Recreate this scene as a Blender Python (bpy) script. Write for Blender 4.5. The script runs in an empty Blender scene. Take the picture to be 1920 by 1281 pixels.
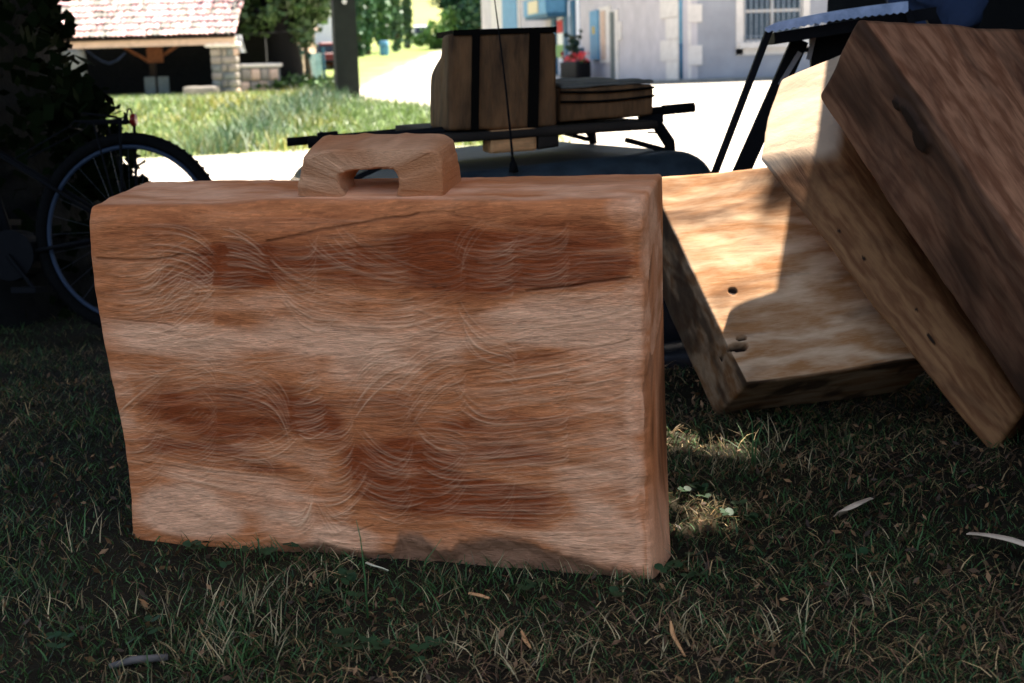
import bpy, math, random
import numpy as np
from mathutils import Matrix, Vector
random.seed(7); RG = np.random.default_rng(11)
S = bpy.context.scene
COL = S.collection

# ------------------------------------------------------------------ camera
FPX = 2667.0; HC = 0.8; ROLL = 0.03
PITCH = math.atan((640.5 - 130.0) / FPX)
FW = np.array([0, math.cos(PITCH), -math.sin(PITCH)])
_u0 = np.array([0, math.sin(PITCH), math.cos(PITCH)]); _r0 = np.array([1.0, 0, 0])
UP = _u0 * math.cos(ROLL) + _r0 * math.sin(ROLL)
RT = _r0 * math.cos(ROLL) - _u0 * math.sin(ROLL)
CAM = np.array([0, 0, HC])
cd = bpy.data.cameras.new('camera'); cam = bpy.data.objects.new('camera', cd); COL.objects.link(cam)
cd.sensor_width = 36; cd.lens = 50.0; cd.clip_start = 0.05; cd.clip_end = 3000
cam.matrix_world = Matrix(((RT[0], UP[0], -FW[0], 0), (RT[1], UP[1], -FW[1], 0), (RT[2], UP[2], -FW[2], HC), (0, 0, 0, 1)))
cd.dof.use_dof = True; cd.dof.focus_distance = 2.45; cd.dof.aperture_fstop = 7.5
S.camera = cam

# ------------------------------------------------------------------ light
SUN_EL = 65.0
SH = np.array([0.63, 0.777])                       # horizontal direction towards the sun
W = bpy.data.worlds.new('World'); S.world = W; W.use_nodes = True
nt = W.node_tree; nt.nodes.clear()
sky = nt.nodes.new('ShaderNodeTexSky'); sky.sky_type = 'NISHITA'; sky.sun_disc = False
sky.sun_elevation = math.radians(SUN_EL); sky.sun_rotation = math.atan2(SH[0], SH[1])
sky.dust_density = 4.0; sky.ozone_density = .6
bg = nt.nodes.new('ShaderNodeBackground'); bg.inputs[1].default_value = 0.105
wo = nt.nodes.new('ShaderNodeOutputWorld'); nt.links.new(sky.outputs[0], bg.inputs[0]); nt.links.new(bg.outputs[0], wo.inputs[0])
ld = bpy.data.lights.new('sun', 'SUN'); ld.energy = 5.0; ld.angle = math.radians(0.5); ld.color = (1, 0.93, 0.82)
sun = bpy.data.objects.new('sun', ld); COL.objects.link(sun)
ce = math.cos(math.radians(SUN_EL)); SD = np.array([SH[0] * ce, SH[1] * ce, math.sin(math.radians(SUN_EL))]); SD /= np.linalg.norm(SD)
sun.rotation_euler = Vector(SD).to_track_quat('Z', 'Y').to_euler()
S.view_settings.view_transform = 'Standard'; S.view_settings.look = 'None'; S.view_settings.gamma = 1
S.view_settings.exposure = 1.95
S.render.engine = 'CYCLES'

# ------------------------------------------------------------------ measuring helpers (a sight line of the survey camera met with a plane)
def ray(x, y): return FW + (x - 960) / FPX * RT + (640.5 - y) / FPX * UP
def G(x, y, z=0.0):
    d = ray(x, y); return CAM + d * (z - HC) / d[2]
def P(x, y, Y):
    d = ray(x, y); return CAM + d * Y / d[1]
def onplane(x, y, p0, n):
    d = ray(x, y); return CAM + d * np.dot(p0 - CAM, n) / np.dot(d, n)
def nrm(v): v = np.asarray(v, float); return v / np.linalg.norm(v)

# ------------------------------------------------------------------ noise in numpy
_T = RG.random((64, 64, 64)).astype(np.float32)
def vnoise(p):
    p = np.asarray(p, float); i = np.floor(p).astype(int); f = p - i; f = f * f * (3 - 2 * f); i &= 63; j = (i + 1) & 63
    x0, y0, z0 = i[..., 0], i[..., 1], i[..., 2]; x1, y1, z1 = j[..., 0], j[..., 1], j[..., 2]
    fx, fy, fz = f[..., 0], f[..., 1], f[..., 2]
    a = _T[x0, y0, z0] * (1 - fx) + _T[x1, y0, z0] * fx; b = _T[x0, y1, z0] * (1 - fx) + _T[x1, y1, z0] * fx
    c = _T[x0, y0, z1] * (1 - fx) + _T[x1, y0, z1] * fx; d = _T[x0, y1, z1] * (1 - fx) + _T[x1, y1, z1] * fx
    return (a * (1 - fy) + b * fy) * (1 - fz) + (c * (1 - fy) + d * fy) * fz
def fbm(p, o=4):
    p = np.asarray(p, float); s = 0; a = .5; t = 0
    for k in range(o):
        s = s + a * vnoise(p * 2 ** k + 17.3 * k); t += a; a *= .5
    return s / t * 2 - 1
def sstep(a, b, x): t = np.clip((x - a) / (b - a), 0, 1); return t * t * (3 - 2 * t)

# ------------------------------------------------------------------ mesh helpers
def mesh_np(name, V, F, m=None, parent=None, smooth=True, attrs=None, mats=None, midx=None):
    V = np.asarray(V, np.float32); me = bpy.data.meshes.new(name)
    F = [np.asarray(f, np.int32) for f in (F if isinstance(F, list) else [F]) if len(f)]
    me.vertices.add(len(V)); me.vertices.foreach_set('co', V.ravel())
    nl = sum(f.size for f in F); nf = sum(len(f) for f in F)
    me.loops.add(nl); me.loops.foreach_set('vertex_index', np.concatenate([f.ravel() for f in F]))
    me.polygons.add(nf); tot = np.concatenate([np.full(len(f), f.shape[1], np.int32) for f in F])
    me.polygons.foreach_set('loop_start', np.concatenate([[0], np.cumsum(tot)[:-1]]).astype(np.int32)); me.polygons.foreach_set('loop_total', tot)
    me.update(calc_edges=True); me.polygons.foreach_set('use_smooth', np.full(nf, smooth))
    for k, (ty, dat) in (attrs or {}).items():
        a = me.attributes.new(k, ty, 'POINT'); dat = np.asarray(dat, np.float32)
        a.data.foreach_set('color' if ty == 'FLOAT_COLOR' else 'vector' if ty == 'FLOAT_VECTOR' else 'value', dat.ravel())
    for mm in (mats or ([m] if m else [])): me.materials.append(mm)
    if midx is not None: me.polygons.foreach_set('material_index', np.asarray(midx, np.int32))
    me.validate(); me.update()
    o = bpy.data.objects.new(name, me); COL.objects.link(o)
    if parent is not None: o.parent = parent
    return o
def tag(o, label=None, cat=None, group=None, kind=None):
    if label: o['label'] = label
    if cat: o['category'] = cat
    if group: o['group'] = group
    if kind: o['kind'] = kind
    return o
def thing(name, label, cat, loc=(0, 0, 0), rot=(0, 0, 0), group=None):
    o = bpy.data.objects.new(name, None); COL.objects.link(o); o.location = loc; o.rotation_euler = rot; o.empty_display_size = .1
    return tag(o, label, cat, group)

def rblock(name, C8, seg, r, mat, parent=None, amp=0.0, nscale=6.0, disp=None, seed=0.0, origin=None, attrf=None, coarse_back=False, col=None):
    """rounded, slightly uneven block. C8: corners ordered [x0y0z0,x1y0z0,x0y1z0,x1y1z0, and the same with z1]; seg=(nx,ny,nz)"""
    C8 = np.array(C8, float)
    L = np.array([np.linalg.norm(C8[1] - C8[0]) + np.linalg.norm(C8[5] - C8[4]), np.linalg.norm(C8[2] - C8[0]) + np.linalg.norm(C8[6] - C8[4]),
                  np.linalg.norm(C8[4] - C8[0]) + np.linalg.norm(C8[5] - C8[1])]) / 2
    nx, ny, nz = seg; Vs = []; Fs = []; off = 0; ids = []
    def face(na, nb, fn, flip):
        nonlocal off
        a, b = np.meshgrid(np.linspace(0, 1, na + 1), np.linspace(0, 1, nb + 1), indexing='ij')
        p = np.stack(fn(a, b), -1).reshape(-1, 3); Vs.append(p)
        i = np.arange((na + 1) * (nb + 1)).reshape(na + 1, nb + 1) + off
        q = np.stack([i[:-1, :-1], i[1:, :-1], i[1:, 1:], i[:-1, 1:]], -1).reshape(-1, 4)
        Fs.append(q[:, ::-1] if flip else q); off += len(p)
    k = 10 if coarse_back else 1
    face(nx, nz, lambda a, b: (a, 0 * a, b), False)
    face(max(nx // k, 2), max(nz // k, 2), lambda a, b: (a, 0 * a + 1, b), True)
    face(nx, ny, lambda a, b: (a, b, 0 * a), True); face(nx, ny, lambda a, b: (a, b, 0 * a + 1), False)
    face(ny, nz, lambda a, b: (0 * a, a, b), True); face(ny, nz, lambda a, b: (0 * a + 1, a, b), False)
    p = np.concatenate(Vs); F = np.concatenate(Fs)
    key = np.round(p * 1e6).astype(np.int64); key = key[:, 0] * 4_000_000_000_000 + key[:, 1] * 2_000_001 + key[:, 2]
    _, first, inv = np.unique(key, return_index=True, return_inverse=True); p = p[first]; F = inv.reshape(-1)[F]
    m = p * L; rr = min(r, L.min() / 2.01); q = np.clip(m, rr, L - rr); d = m - q; n = np.linalg.norm(d, axis=1, keepdims=True); n[n < 1e-9] = 1
    dm = np.abs(d).max(1, keepdims=True); m = q + d / n * np.minimum(rr, dm)   # round the edges
    t = m / L; nv = d / n
    x, y, z = t[:, :1], t[:, 1:2], t[:, 2:]
    W_ = (C8[0] * (1 - x) * (1 - y) + C8[1] * x * (1 - y) + C8[2] * (1 - x) * y + C8[3] * x * y) * (1 - z) + \
         (C8[4] * (1 - x) * (1 - y) + C8[5] * x * (1 - y) + C8[6] * (1 - x) * y + C8[7] * x * y) * z
    if amp:
        s = m * nscale + seed
        dv = np.stack([fbm(s, 4), fbm(s + 31.7, 4), fbm(s + 77.1, 4)], -1); W_ = W_ + dv * amp
    ex = nrm(C8[1] - C8[0]); ez = nrm(C8[4] - C8[0]); ey = nrm(np.cross(ez, ex))
    if disp is not None: W_ = disp(W_, t, m, L, (ex, ey, ez))
    at = {'grain': ('FLOAT_VECTOR', m + seed)}
    if attrf: at['albedo'] = ('FLOAT_COLOR', attrf(t, m, L))
    o0 = np.zeros(3) if origin is None else np.asarray(origin, float)
    o = mesh_np(name, W_ - o0, F, mat, parent, True, at); o.location = o0
    return o
def box8(c, sx, sy, sz, ax=None):
    ax = ax or (np.array([1., 0, 0]), np.array([0, 1., 0]), np.array([0, 0, 1.])); c = np.asarray(c, float)
    return [c + ax[0] * (i - .5) * sx + ax[1] * (j - .5) * sy + ax[2] * (k - .5) * sz for k in (0, 1) for j in (0, 1) for i in (0, 1)]
BF = np.array([[0, 2, 3, 1], [4, 5, 7, 6], [0, 1, 5, 4], [2, 6, 7, 3], [0, 4, 6, 2], [1, 3, 7, 5]])
class MB:
    def __init__(s): s.V = []; s.Q = []; s.T = []; s.n = 0
    def raw(s, V, Q=(), T=()):
        s.V.append(np.asarray(V, float)); 
        if len(Q): s.Q.append(np.asarray(Q) + s.n)
        if len(T): s.T.append(np.asarray(T) + s.n)
        s.n += len(V); return s
    def box(s, c, sx, sy, sz, ax=None): return s.raw(box8(c, sx, sy, sz, ax), BF)
    def hexa(s, C8): return s.raw(C8, BF)
    def tube(s, pts, r, n=8, cap=True):
        pts = np.asarray(pts, float); r = np.broadcast_to(np.asarray(r, float), (len(pts),))
        tg = np.gradient(pts, axis=0); tg /= np.linalg.norm(tg, axis=1, keepdims=True) + 1e-12
        a = np.cross(tg[0], [0, 0, 1.]); a = a if np.linalg.norm(a) > .1 else np.cross(tg[0], [0, 1., 0]); a = nrm(a); R = []
        for i in range(len(pts)):
            a = nrm(a - tg[i] * np.dot(a, tg[i])); b = np.cross(tg[i], a); th = np.arange(n) / n * 2 * math.pi
            R.append(pts[i] + r[i] * (np.cos(th)[:, None] * a + np.sin(th)[:, None] * b))
        m = len(pts); V = np.concatenate(R); k = np.arange(n); Q = [np.stack([i * n + k, i * n + (k + 1) % n, (i + 1) * n + (k + 1) % n, (i + 1) * n + k], -1) for i in range(m - 1)]
        T = []
        if cap:
            V = np.concatenate([V, pts[:1], pts[-1:]])
            T = np.concatenate([np.stack([(k + 1) % n, k, k * 0 + m * n], -1), np.stack([(m - 1) * n + k, (m - 1) * n + (k + 1) % n, k * 0 + m * n + 1], -1)])
        return s.raw(V, np.concatenate(Q), T)
    def ring(s, c, R, r, e1, e2, n=48, m=8, k=1.0):
        c = np.asarray(c, float); e1 = nrm(e1); e2 = nrm(e2); e3 = np.cross(e1, e2)
        a = np.arange(n) / n * 2 * math.pi; b = np.arange(m) / m * 2 * math.pi; A, B = np.meshgrid(a, b, indexing='ij'); A = A[..., None]; B = B[..., None]
        d = np.cos(A) * e1 + np.sin(A) * e2; V = c + d * (R + r * np.cos(B)) + e3 * r * k * np.sin(B)
        i, j = np.meshgrid(np.arange(n), np.arange(m), indexing='ij')
        Q = np.stack([i * m + j, ((i + 1) % n) * m + j, ((i + 1) % n) * m + (j + 1) % m, i * m + (j + 1) % m], -1).reshape(-1, 4)
        return s.raw(V.reshape(-1, 3), Q)
    def prism(s, poly, d):
        poly = np.asarray(poly, float); n = len(poly); V = np.concatenate([poly, poly + d, [poly.mean(0)], [poly.mean(0) + d]]); k = np.arange(n); kk = (k + 1) % n
        return s.raw(V, np.stack([k, kk, kk + n, k + n], -1), np.concatenate([np.stack([kk, k, k * 0 + 2 * n], -1), np.stack([k + n, kk + n, k * 0 + 2 * n + 1], -1)]))
    def disc(s, c, r, e1, e2, n=10):
        a = np.arange(n) / n * 2 * math.pi; V = np.asarray(c) + r * (np.cos(a)[:, None] * e1 + np.sin(a)[:, None] * e2); V = np.concatenate([V, [c]]); k = np.arange(n)
        return s.raw(V, (), np.stack([k, (k + 1) % n, k * 0 + n], -1))
    def build(s, name, m, parent=None, smooth=False, origin=None):
        V = np.concatenate(s.V); o0 = np.zeros(3) if origin is None else np.asarray(origin, float)
        F = [f for f in ([np.concatenate(s.Q)] if s.Q else []) + ([np.concatenate(s.T)] if s.T else [])]
        o = mesh_np(name, V - o0, F, m, parent, smooth); o.location = o0; return o

# ------------------------------------------------------------------ materials
def nn(t, ty, **k):
    n = t.nodes.new(ty)
    for a, b in k.items():
        if a in n.inputs.keys(): n.inputs[a].default_value = b
        else: setattr(n, a, b)
    return n
def mat(name, c, rough=.7, var=.25, scale=8.0, bump=.2, bscale=40.0, metal=0.0, c2=None, attr=None, spec=.3, stretch=(1, 1, 1), detail=6, coord='Object', trans=0.0, emit=None):
    m = bpy.data.materials.new(name); m.use_nodes = True; t = m.node_tree; b = t.nodes['Principled BSDF']; L = t.links.new
    b.inputs['Roughness'].default_value = rough; b.inputs['Metallic'].default_value = metal; b.inputs['Specular IOR Level'].default_value = spec
    if coord == 'grain': tc = nn(t, 'ShaderNodeAttribute', attribute_name='grain'); src = tc.outputs['Vector']
    else: tc = nn(t, 'ShaderNodeTexCoord'); src = tc.outputs[coord]
    mp = nn(t, 'ShaderNodeMapping'); mp.inputs['Scale'].default_value = stretch; L(src, mp.inputs[0])
    n1 = nn(t, 'ShaderNodeTexNoise', Scale=scale, Detail=detail, Roughness=.6); L(mp.outputs[0], n1.inputs['Vector'])
    mr = nn(t, 'ShaderNodeMapRange'); mr.inputs[1].default_value = .3; mr.inputs[2].default_value = .7; L(n1.outputs[0], mr.inputs[0])
    mx = nn(t, 'ShaderNodeMix', data_type='RGBA')
    L(mr.outputs[0], mx.inputs[0])
    if attr:
        at = nn(t, 'ShaderNodeAttribute', attribute_name=attr)
        v0 = nn(t, 'ShaderNodeMix', data_type='RGBA', blend_type='MULTIPLY'); v0.inputs[0].default_value = 1; v0.inputs[7].default_value = (1 - var,) * 3 + (1,); L(at.outputs['Color'], v0.inputs[6])
        v1 = nn(t, 'ShaderNodeMix', data_type='RGBA', blend_type='MULTIPLY'); v1.inputs[0].default_value = 1; v1.inputs[7].default_value = (1 + var,) * 3 + (1,); L(at.outputs['Color'], v1.inputs[6])
        L(v0.outputs[2], mx.inputs[6]); L(v1.outputs[2], mx.inputs[7])
    else:
        c = tuple(c); c2 = c2 or tuple(min(1, x * (1 + var)) for x in c); c1 = c if c2 and var == 0 else tuple(x * (1 - var) for x in c)
        mx.inputs[6].default_value = c1 + (1,); mx.inputs[7].default_value = tuple(c2) + (1,)
    L(mx.outputs[2], b.inputs['Base Color'])
    if trans: b.inputs['Transmission Weight'].default_value = trans
    if bump:
        n2 = nn(t, 'ShaderNodeTexNoise', Scale=bscale, Detail=5); L(mp.outputs[0], n2.inputs['Vector'])
        bp = nn(t, 'ShaderNodeBump', Strength=bump, Distance=.01); L(n2.outputs[0], bp.inputs['Height']); L(bp.outputs[0], b.inputs['Normal'])
    return m
def wood_mat(name, ca, cb, cc, grain=(2.0, 26, 26), wscale=7.0, dist=5.0, bump=.25, rough=.75, dark=.5):
    """grain runs along the block's first axis; figured rings come from a distorted wave; cc stains in patches"""
    m = bpy.data.materials.new(name); m.use_nodes = True; t = m.node_tree; b = t.nodes['Principled BSDF']; L = t.links.new
    b.inputs['Roughness'].default_value = rough; b.inputs['Specular IOR Level'].default_value = .2
    at = nn(t, 'ShaderNodeAttribute', attribute_name='grain'); mp = nn(t, 'ShaderNodeMapping'); mp.inputs['Scale'].default_value = grain; L(at.outputs['Vector'], mp.inputs[0])
    n1 = nn(t, 'ShaderNodeTexNoise', Scale=2.2, Detail=8, Roughness=.65, Distortion=.6); L(mp.outputs[0], n1.inputs['Vector'])
    mp2 = nn(t, 'ShaderNodeMapping'); mp2.inputs['Scale'].default_value = (.35, 1, 1); L(at.outputs['Vector'], mp2.inputs[0])
    wv = nn(t, 'ShaderNodeTexWave', wave_type='BANDS', bands_direction='Z', Scale=wscale, Distortion=dist, Detail=4.0); wv.inputs['Detail Scale'].default_value = 2.4; L(mp2.outputs[0], wv.inputs['Vector'])
    n3 = nn(t, 'ShaderNodeTexNoise', Scale=5.0, Detail=5, Roughness=.6, Distortion=1.2); L(mp2.outputs[0], n3.inputs['Vector'])
    mx = nn(t, 'ShaderNodeMix', data_type='RGBA'); mx.inputs[6].default_value = ca + (1,); mx.inputs[7].default_value = cb + (1,)
    mul = nn(t, 'ShaderNodeMath', operation='MULTIPLY_ADD'); L(wv.outputs['Fac'], mul.inputs[0]); mul.inputs[1].default_value = .62
    mr = nn(t, 'ShaderNodeMapRange'); mr.inputs[1].default_value = .33; mr.inputs[2].default_value = .68; mr.inputs[4].default_value = .55; L(n1.outputs[0], mr.inputs[0]); L(mr.outputs[0], mul.inputs[2])
    mph = nn(t, 'ShaderNodeMapping'); mph.inputs['Scale'].default_value = (grain[0] * 5, grain[1] * 7, grain[2] * 7); L(at.outputs['Vector'], mph.inputs[0])
    nh = nn(t, 'ShaderNodeTexNoise', Scale=2.5, Detail=5, Roughness=.7); L(mph.outputs[0], nh.inputs['Vector']); mh = nn(t, 'ShaderNodeMath', operation='MULTIPLY_ADD'); L(nh.outputs[0], mh.inputs[0]); mh.inputs[1].default_value = .9
    sb = nn(t, 'ShaderNodeMath', operation='SUBTRACT'); L(mul.outputs[0], sb.inputs[0]); sb.inputs[1].default_value = .45; L(sb.outputs[0], mh.inputs[2])
    L(mh.outputs[0], mx.inputs[0])
    mr3 = nn(t, 'ShaderNodeMapRange'); mr3.inputs[1].default_value = .5; mr3.inputs[2].default_value = .68; mr3.inputs[4].default_value = dark; L(n3.outputs[0], mr3.inputs[0])
    m2 = nn(t, 'ShaderNodeMix', data_type='RGBA'); L(mr3.outputs[0], m2.inputs[0]); L(mx.outputs[2], m2.inputs[6]); m2.inputs[7].default_value = cc + (1,)
    # carved marks and knots carried by the mesh, plus light and shade painted per face
    ka = nn(t, 'ShaderNodeAttribute', attribute_name='knot'); m3 = nn(t, 'ShaderNodeMix', data_type='RGBA'); L(ka.outputs['Fac'], m3.inputs[0]); L(m2.outputs[2], m3.inputs[6]); m3.inputs[7].default_value = (.022, .0095, .0035, 1)
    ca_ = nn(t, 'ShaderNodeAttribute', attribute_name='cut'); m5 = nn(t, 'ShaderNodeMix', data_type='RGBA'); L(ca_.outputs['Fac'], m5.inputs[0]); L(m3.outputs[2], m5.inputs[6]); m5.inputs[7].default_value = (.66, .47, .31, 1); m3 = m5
    pa = nn(t, 'ShaderNodeAttribute', attribute_name='face_light'); m4 = nn(t, 'ShaderNodeMix', data_type='RGBA', blend_type='MULTIPLY'); L(pa.outputs['Fac'], m4.inputs[0]); L(m3.outputs[2], m4.inputs[6]); m4.inputs[7].default_value = (1.75, 1.65, 1.6, 1)
    L(m4.outputs[2], b.inputs['Base Color'])
    bp = nn(t, 'ShaderNodeBump', Strength=bump, Distance=.006); L(n1.outputs[0], bp.inputs['Height']); L(bp.outputs[0], b.inputs['Normal'])
    return m
M = {}
M['suitcase'] = mat('hewn_wood', (1, 1, 1), .8, .13, 5.0, .35, 9.0, attr='albedo', coord='grain', stretch=(9, 60, 60), spec=.15)
M['slab_pale'] = wood_mat('figured_pale_wood', (.80, .52, .30), (.44, .19, .065), (.10, .045, .02), grain=(3, 20, 20), wscale=3.4, dist=15, dark=.8)
M['slab_mid'] = wood_mat('brown_wood', (.36, .165, .062), (.17, .062, .02), (.07, .026, .010), grain=(1.5, 24, 24), wscale=8, dist=11, dark=.8)
M['slab_big'] = wood_mat('rough_reddish_wood', (.44, .20, .10), (.20, .075, .034), (.045, .022, .014), grain=(1.4, 18, 18), wscale=6, dist=15, dark=.9)
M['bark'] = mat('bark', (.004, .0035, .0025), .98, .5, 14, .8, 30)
M['treebark'] = mat('tree_bark', (.09, .07, .05), .9, .4, 10, .6, 30)
M['crate'] = mat('crate_wood', (.085, .042, .015), .8, .6, 3, .4, 20, coord='grain', stretch=(6, 6, 1.5), c2=(.24, .11, .04))
M['crate2'] = mat('spacer_wood', (.62, .30, .12), .8, .35, 6, .3, 20, coord='grain', stretch=(2, 8, 8))
M['moss'] = mat('weathered_wood', (.13, .12, .10), .9, .4, 10, .5, 30, coord='grain')
M['strap'] = mat('strap', (.005, .004, .003), .9, .2, spec=.05)
M['black_metal'] = mat('black_metal', (.006, .006, .007), .7, .2, 20, .05, spec=.08)
M['car_paint'] = mat('dull_car_paint', (.030, .042, .050), .62, .4, 12, .08, 60, spec=.12)
M['car_dark'] = mat('dark_car_paint', (.01, .011, .013), .25, .2, 10, 0, spec=.5)
M['car_white'] = mat('white_paint', (.7, .7, .7), .4, .05)
M['car_red'] = mat('dark_red_paint', (.14, .02, .02), .4, .1)
M['glass'] = mat('dark_glass', (.01, .012, .014), .08, .1, bump=0, spec=.6)
M['rubber'] = mat('rubber', (.006, .006, .006), .9, .3, 60, .3, spec=.05)
M['rim'] = mat('bluish_alloy', (.024, .038, .066), .6, .1, metal=.1)
M['steel'] = mat('steel', (.05, .05, .055), .55, .1, metal=.4)
M['lamp_red'] = mat('red_lens', (.25, .01, .01), .3, .1)
M['lamp_clear'] = mat('clear_lens', (.6, .6, .6), .2, .1)
M['blade'] = mat('pale_blue_steel', (.33, .42, .62), .5, .3, 25, .2, c2=(.5, .58, .75))
M['cloth_blue'] = mat('blue_grey_cloth', (.025, .04, .085), .9, .3, 9, .3)
M['tarp'] = mat('black_tarpaulin', (.006, .006, .006), .8, .3, 4, .2)
M['pale_stick'] = mat('pale_stick', (.22, .2, .2), .8, .2)
M['leaf'] = mat('leaf', (1, 1, 1), .5, .15, 3, 0, attr='albedo', spec=.35)
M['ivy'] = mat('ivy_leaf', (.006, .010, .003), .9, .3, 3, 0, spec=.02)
M['grass'] = mat('grass', (1, 1, 1), .55, .15, 6, 0, attr='albedo', spec=.25)
M['plaster_b'] = mat('lavender_plaster', (.50, .47, .47), .9, .12, 1.5, .2, 30)
M['plaster_a'] = mat('grey_plaster', (.30, .31, .33), .9, .14, 1.2, .25, 30)
M['white_stone'] = mat('white_stone', (.66, .62, .56), .85, .1, 4, .2)
M['blue_paint'] = mat('blue_paint', (.10, .27, .42), .6, .15, 5, .1)
M['blue_dark'] = mat('dark_blue_paint', (.025, .10, .17), .6, .15, 5, .1)
M['window'] = mat('window_glass', (.05, .075, .10), .1, .3, 2, 0, spec=.6)
M['curtain'] = mat('curtain', (.3, .36, .42), .9, .2)
M['tile'] = mat('clay_tile', (.50, .33, .27), .9, .4, 3.0, .3, 20, c2=(.75, .60, .52))
M['stone'] = mat('rubble_stone', (.26, .23, .19), .9, .3, 3, .5, 20)
M['stone2'] = mat('grey_stone', (.15, .16, .15), .9, .3, 3, .5, 20)
M['timber'] = mat('dark_timber', (.025, .017, .011), .9, .4, 6, .3)
M['timber_red'] = mat('reddish_timber', (.16, .06, .025), .9, .3)
M['void'] = mat('shed_inside', (.012, .012, .012), .95, .3)
M['board'] = mat('grey_board', (.12, .14, .13), .8, .2)
M['cloth_white'] = mat('white_cloth', (.75, .77, .8), .9, .05)
M['post'] = mat('dark_post_timber', (.010, .013, .009), .85, .3, 6, .3, 25)
M['red_flower'] = mat('red_flowers', (.5, .03, .03), .7, .4)
M['yellow'] = mat('yellow_paint', (.6, .42, .05), .7, .2)
M['cream'] = mat('cream_paint', (.62, .55, .35), .7, .1)
M['pinkwall'] = mat('pinkish_wall', (.55, .40, .30), .9, .15)
M['shaving'] = mat('wood_shaving', (.62, .45, .30), .7, .2, 30, .1)
M['twig'] = mat('twig', (.12, .10, .085), .9, .3, 30, .4)

# ------------------------------------------------------------------ GROUND
def edge_y(x): return 3.72 + 2.3 * sstep(-0.65, -1.15, x)
def terr(x, y):
    x = np.asarray(x, float); y = np.asarray(y, float)
    drop = sstep(0, 1, (y - edge_y(x)) / .75)
    far = np.interp(y, [0, 8, 12, 16, 20, 24, 30, 50, 150, 200, 320, 600], [-.85, -.85, -.60, -.32, -.25, -.06, .28, .28, 3.65, 9.0, 40, 120])
    base = 0 * x + .012 * fbm(np.stack([x * 4, y * 4, x * 0], -1), 3) * (y < 8)
    w = sstep(7, 30, y)
    bank = np.where(y < 8, -.85 * drop, far)
    bank = bank - .075 * sstep(3.4, 4.7, y) * sstep(-.3, -.9, x) * (1 - drop)
    return base + np.where(y < 8, bank, far) + .04 * w * fbm(np.stack([x * .2, y * .2, x * 0 + 5], -1), 3)
def terrain():
    ys = np.concatenate([np.linspace(-3, 8, 221), np.linspace(8.3, 40, 120), np.linspace(41, 160, 90), np.linspace(165, 900, 60)])
    n = 181; V = []
    for y in ys:
        hw = 5 + max(0, y) * .75 + 3; t = np.linspace(-1, 1, n); x = hw * (np.abs(t) ** 1.25 * np.sign(t)); V.append(np.stack([x, np.full(n, y), terr(x, np.full(n, y))], -1))
    V = np.concatenate(V); m = len(ys); i, j = np.meshgrid(np.arange(m - 1), np.arange(n - 1), indexing='ij')
    Q = np.stack([i * n + j, i * n + j + 1, (i + 1) * n + j + 1, (i + 1) * n + j], -1).reshape(-1, 4)
    x, y = V[:, 0], V[:, 1]; N = fbm(np.stack([x * .9, y * .9, x * 0], -1), 4); N2 = fbm(np.stack([x * 9, y * 9, x * 0 + 3], -1), 4)
    N3 = fbm(np.stack([x * .12, y * .12, x * 0 + 8], -1), 3)
    soil = np.stack([.016 + .010 * N2, .012 + .007 * N2, .006 + .003 * N2], -1)
    sand = np.stack([.50 + .05 * N, .44 + .045 * N, .36 + .04 * N], -1)
    turf = np.stack([.16 + .05 * N, .20 + .06 * N, .06 + .03 * N], -1)
    field = np.stack([.24 + .05 * N3, .25 + .04 * N3, .09 + .02 * N3], -1)
    near = 1 - sstep(0, 1, (y - edge_y(x) - .4) / .5)
    near = np.where(y > 8, 0, near)
    vergew = verge_mask(x, y, N)
    c = soil * near[:, None] + (1 - near)[:, None] * (sand * (1 - vergew)[:, None] + turf * vergew[:, None])
    # beyond the square only the road stays bare
    rx = road_x(y); off = np.abs(x - rx); wr = np.interp(y, [50, 90, 150, 200], [7, 5, 3.5, 2.5])
    fm = sstep(48, 60, y) * sstep(0, 2, off - wr + N); fm = np.maximum(fm, sstep(152, 165, y))
    c = c * (1 - fm)[:, None] + field * fm[:, None]
    c = np.clip(c, .004, 1); c = np.concatenate([c, np.ones((len(c), 1))], 1)
    g = mat('earth', (1, 1, 1), .95, .2, 9, .5, 60, attr='albedo', spec=.1)
    o = mesh_np('ground', V, Q, g, None, True, {'albedo': ('FLOAT_COLOR', c)}); tag(o, kind='structure')
def road_x(y): return np.interp(y, [0, 50, 100, 150, 200], [-4, -4.6, -6.6, -8.4, -11])
def verge_mask(x, y, N):
    """the rough grass between the lane and the square, and grass round shed and trees"""
    y0 = 19.6 + .5 * N; y1 = np.interp(x, [-9.5, -3.8, 0.5], [35.0, 31.0, 25.0]) + 1.0 * N
    a = sstep(0, .8, y - y0) * sstep(0, .9, y1 - y)
    a = a * sstep(1.2, .2, x + .15 * (y - 20))
    left = sstep(-6.2, -7.4, x + .9 * N - .03 * (y - 44)) * sstep(39.5, 41.2, y - .6 * N) 
    left = np.maximum(left, sstep(-4.7, -5.4, x + .5 * N) * sstep(41.5, 43, y - .6 * N) * .9)
    return np.clip(np.maximum(a, left), 0, 1)
terrain()

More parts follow.
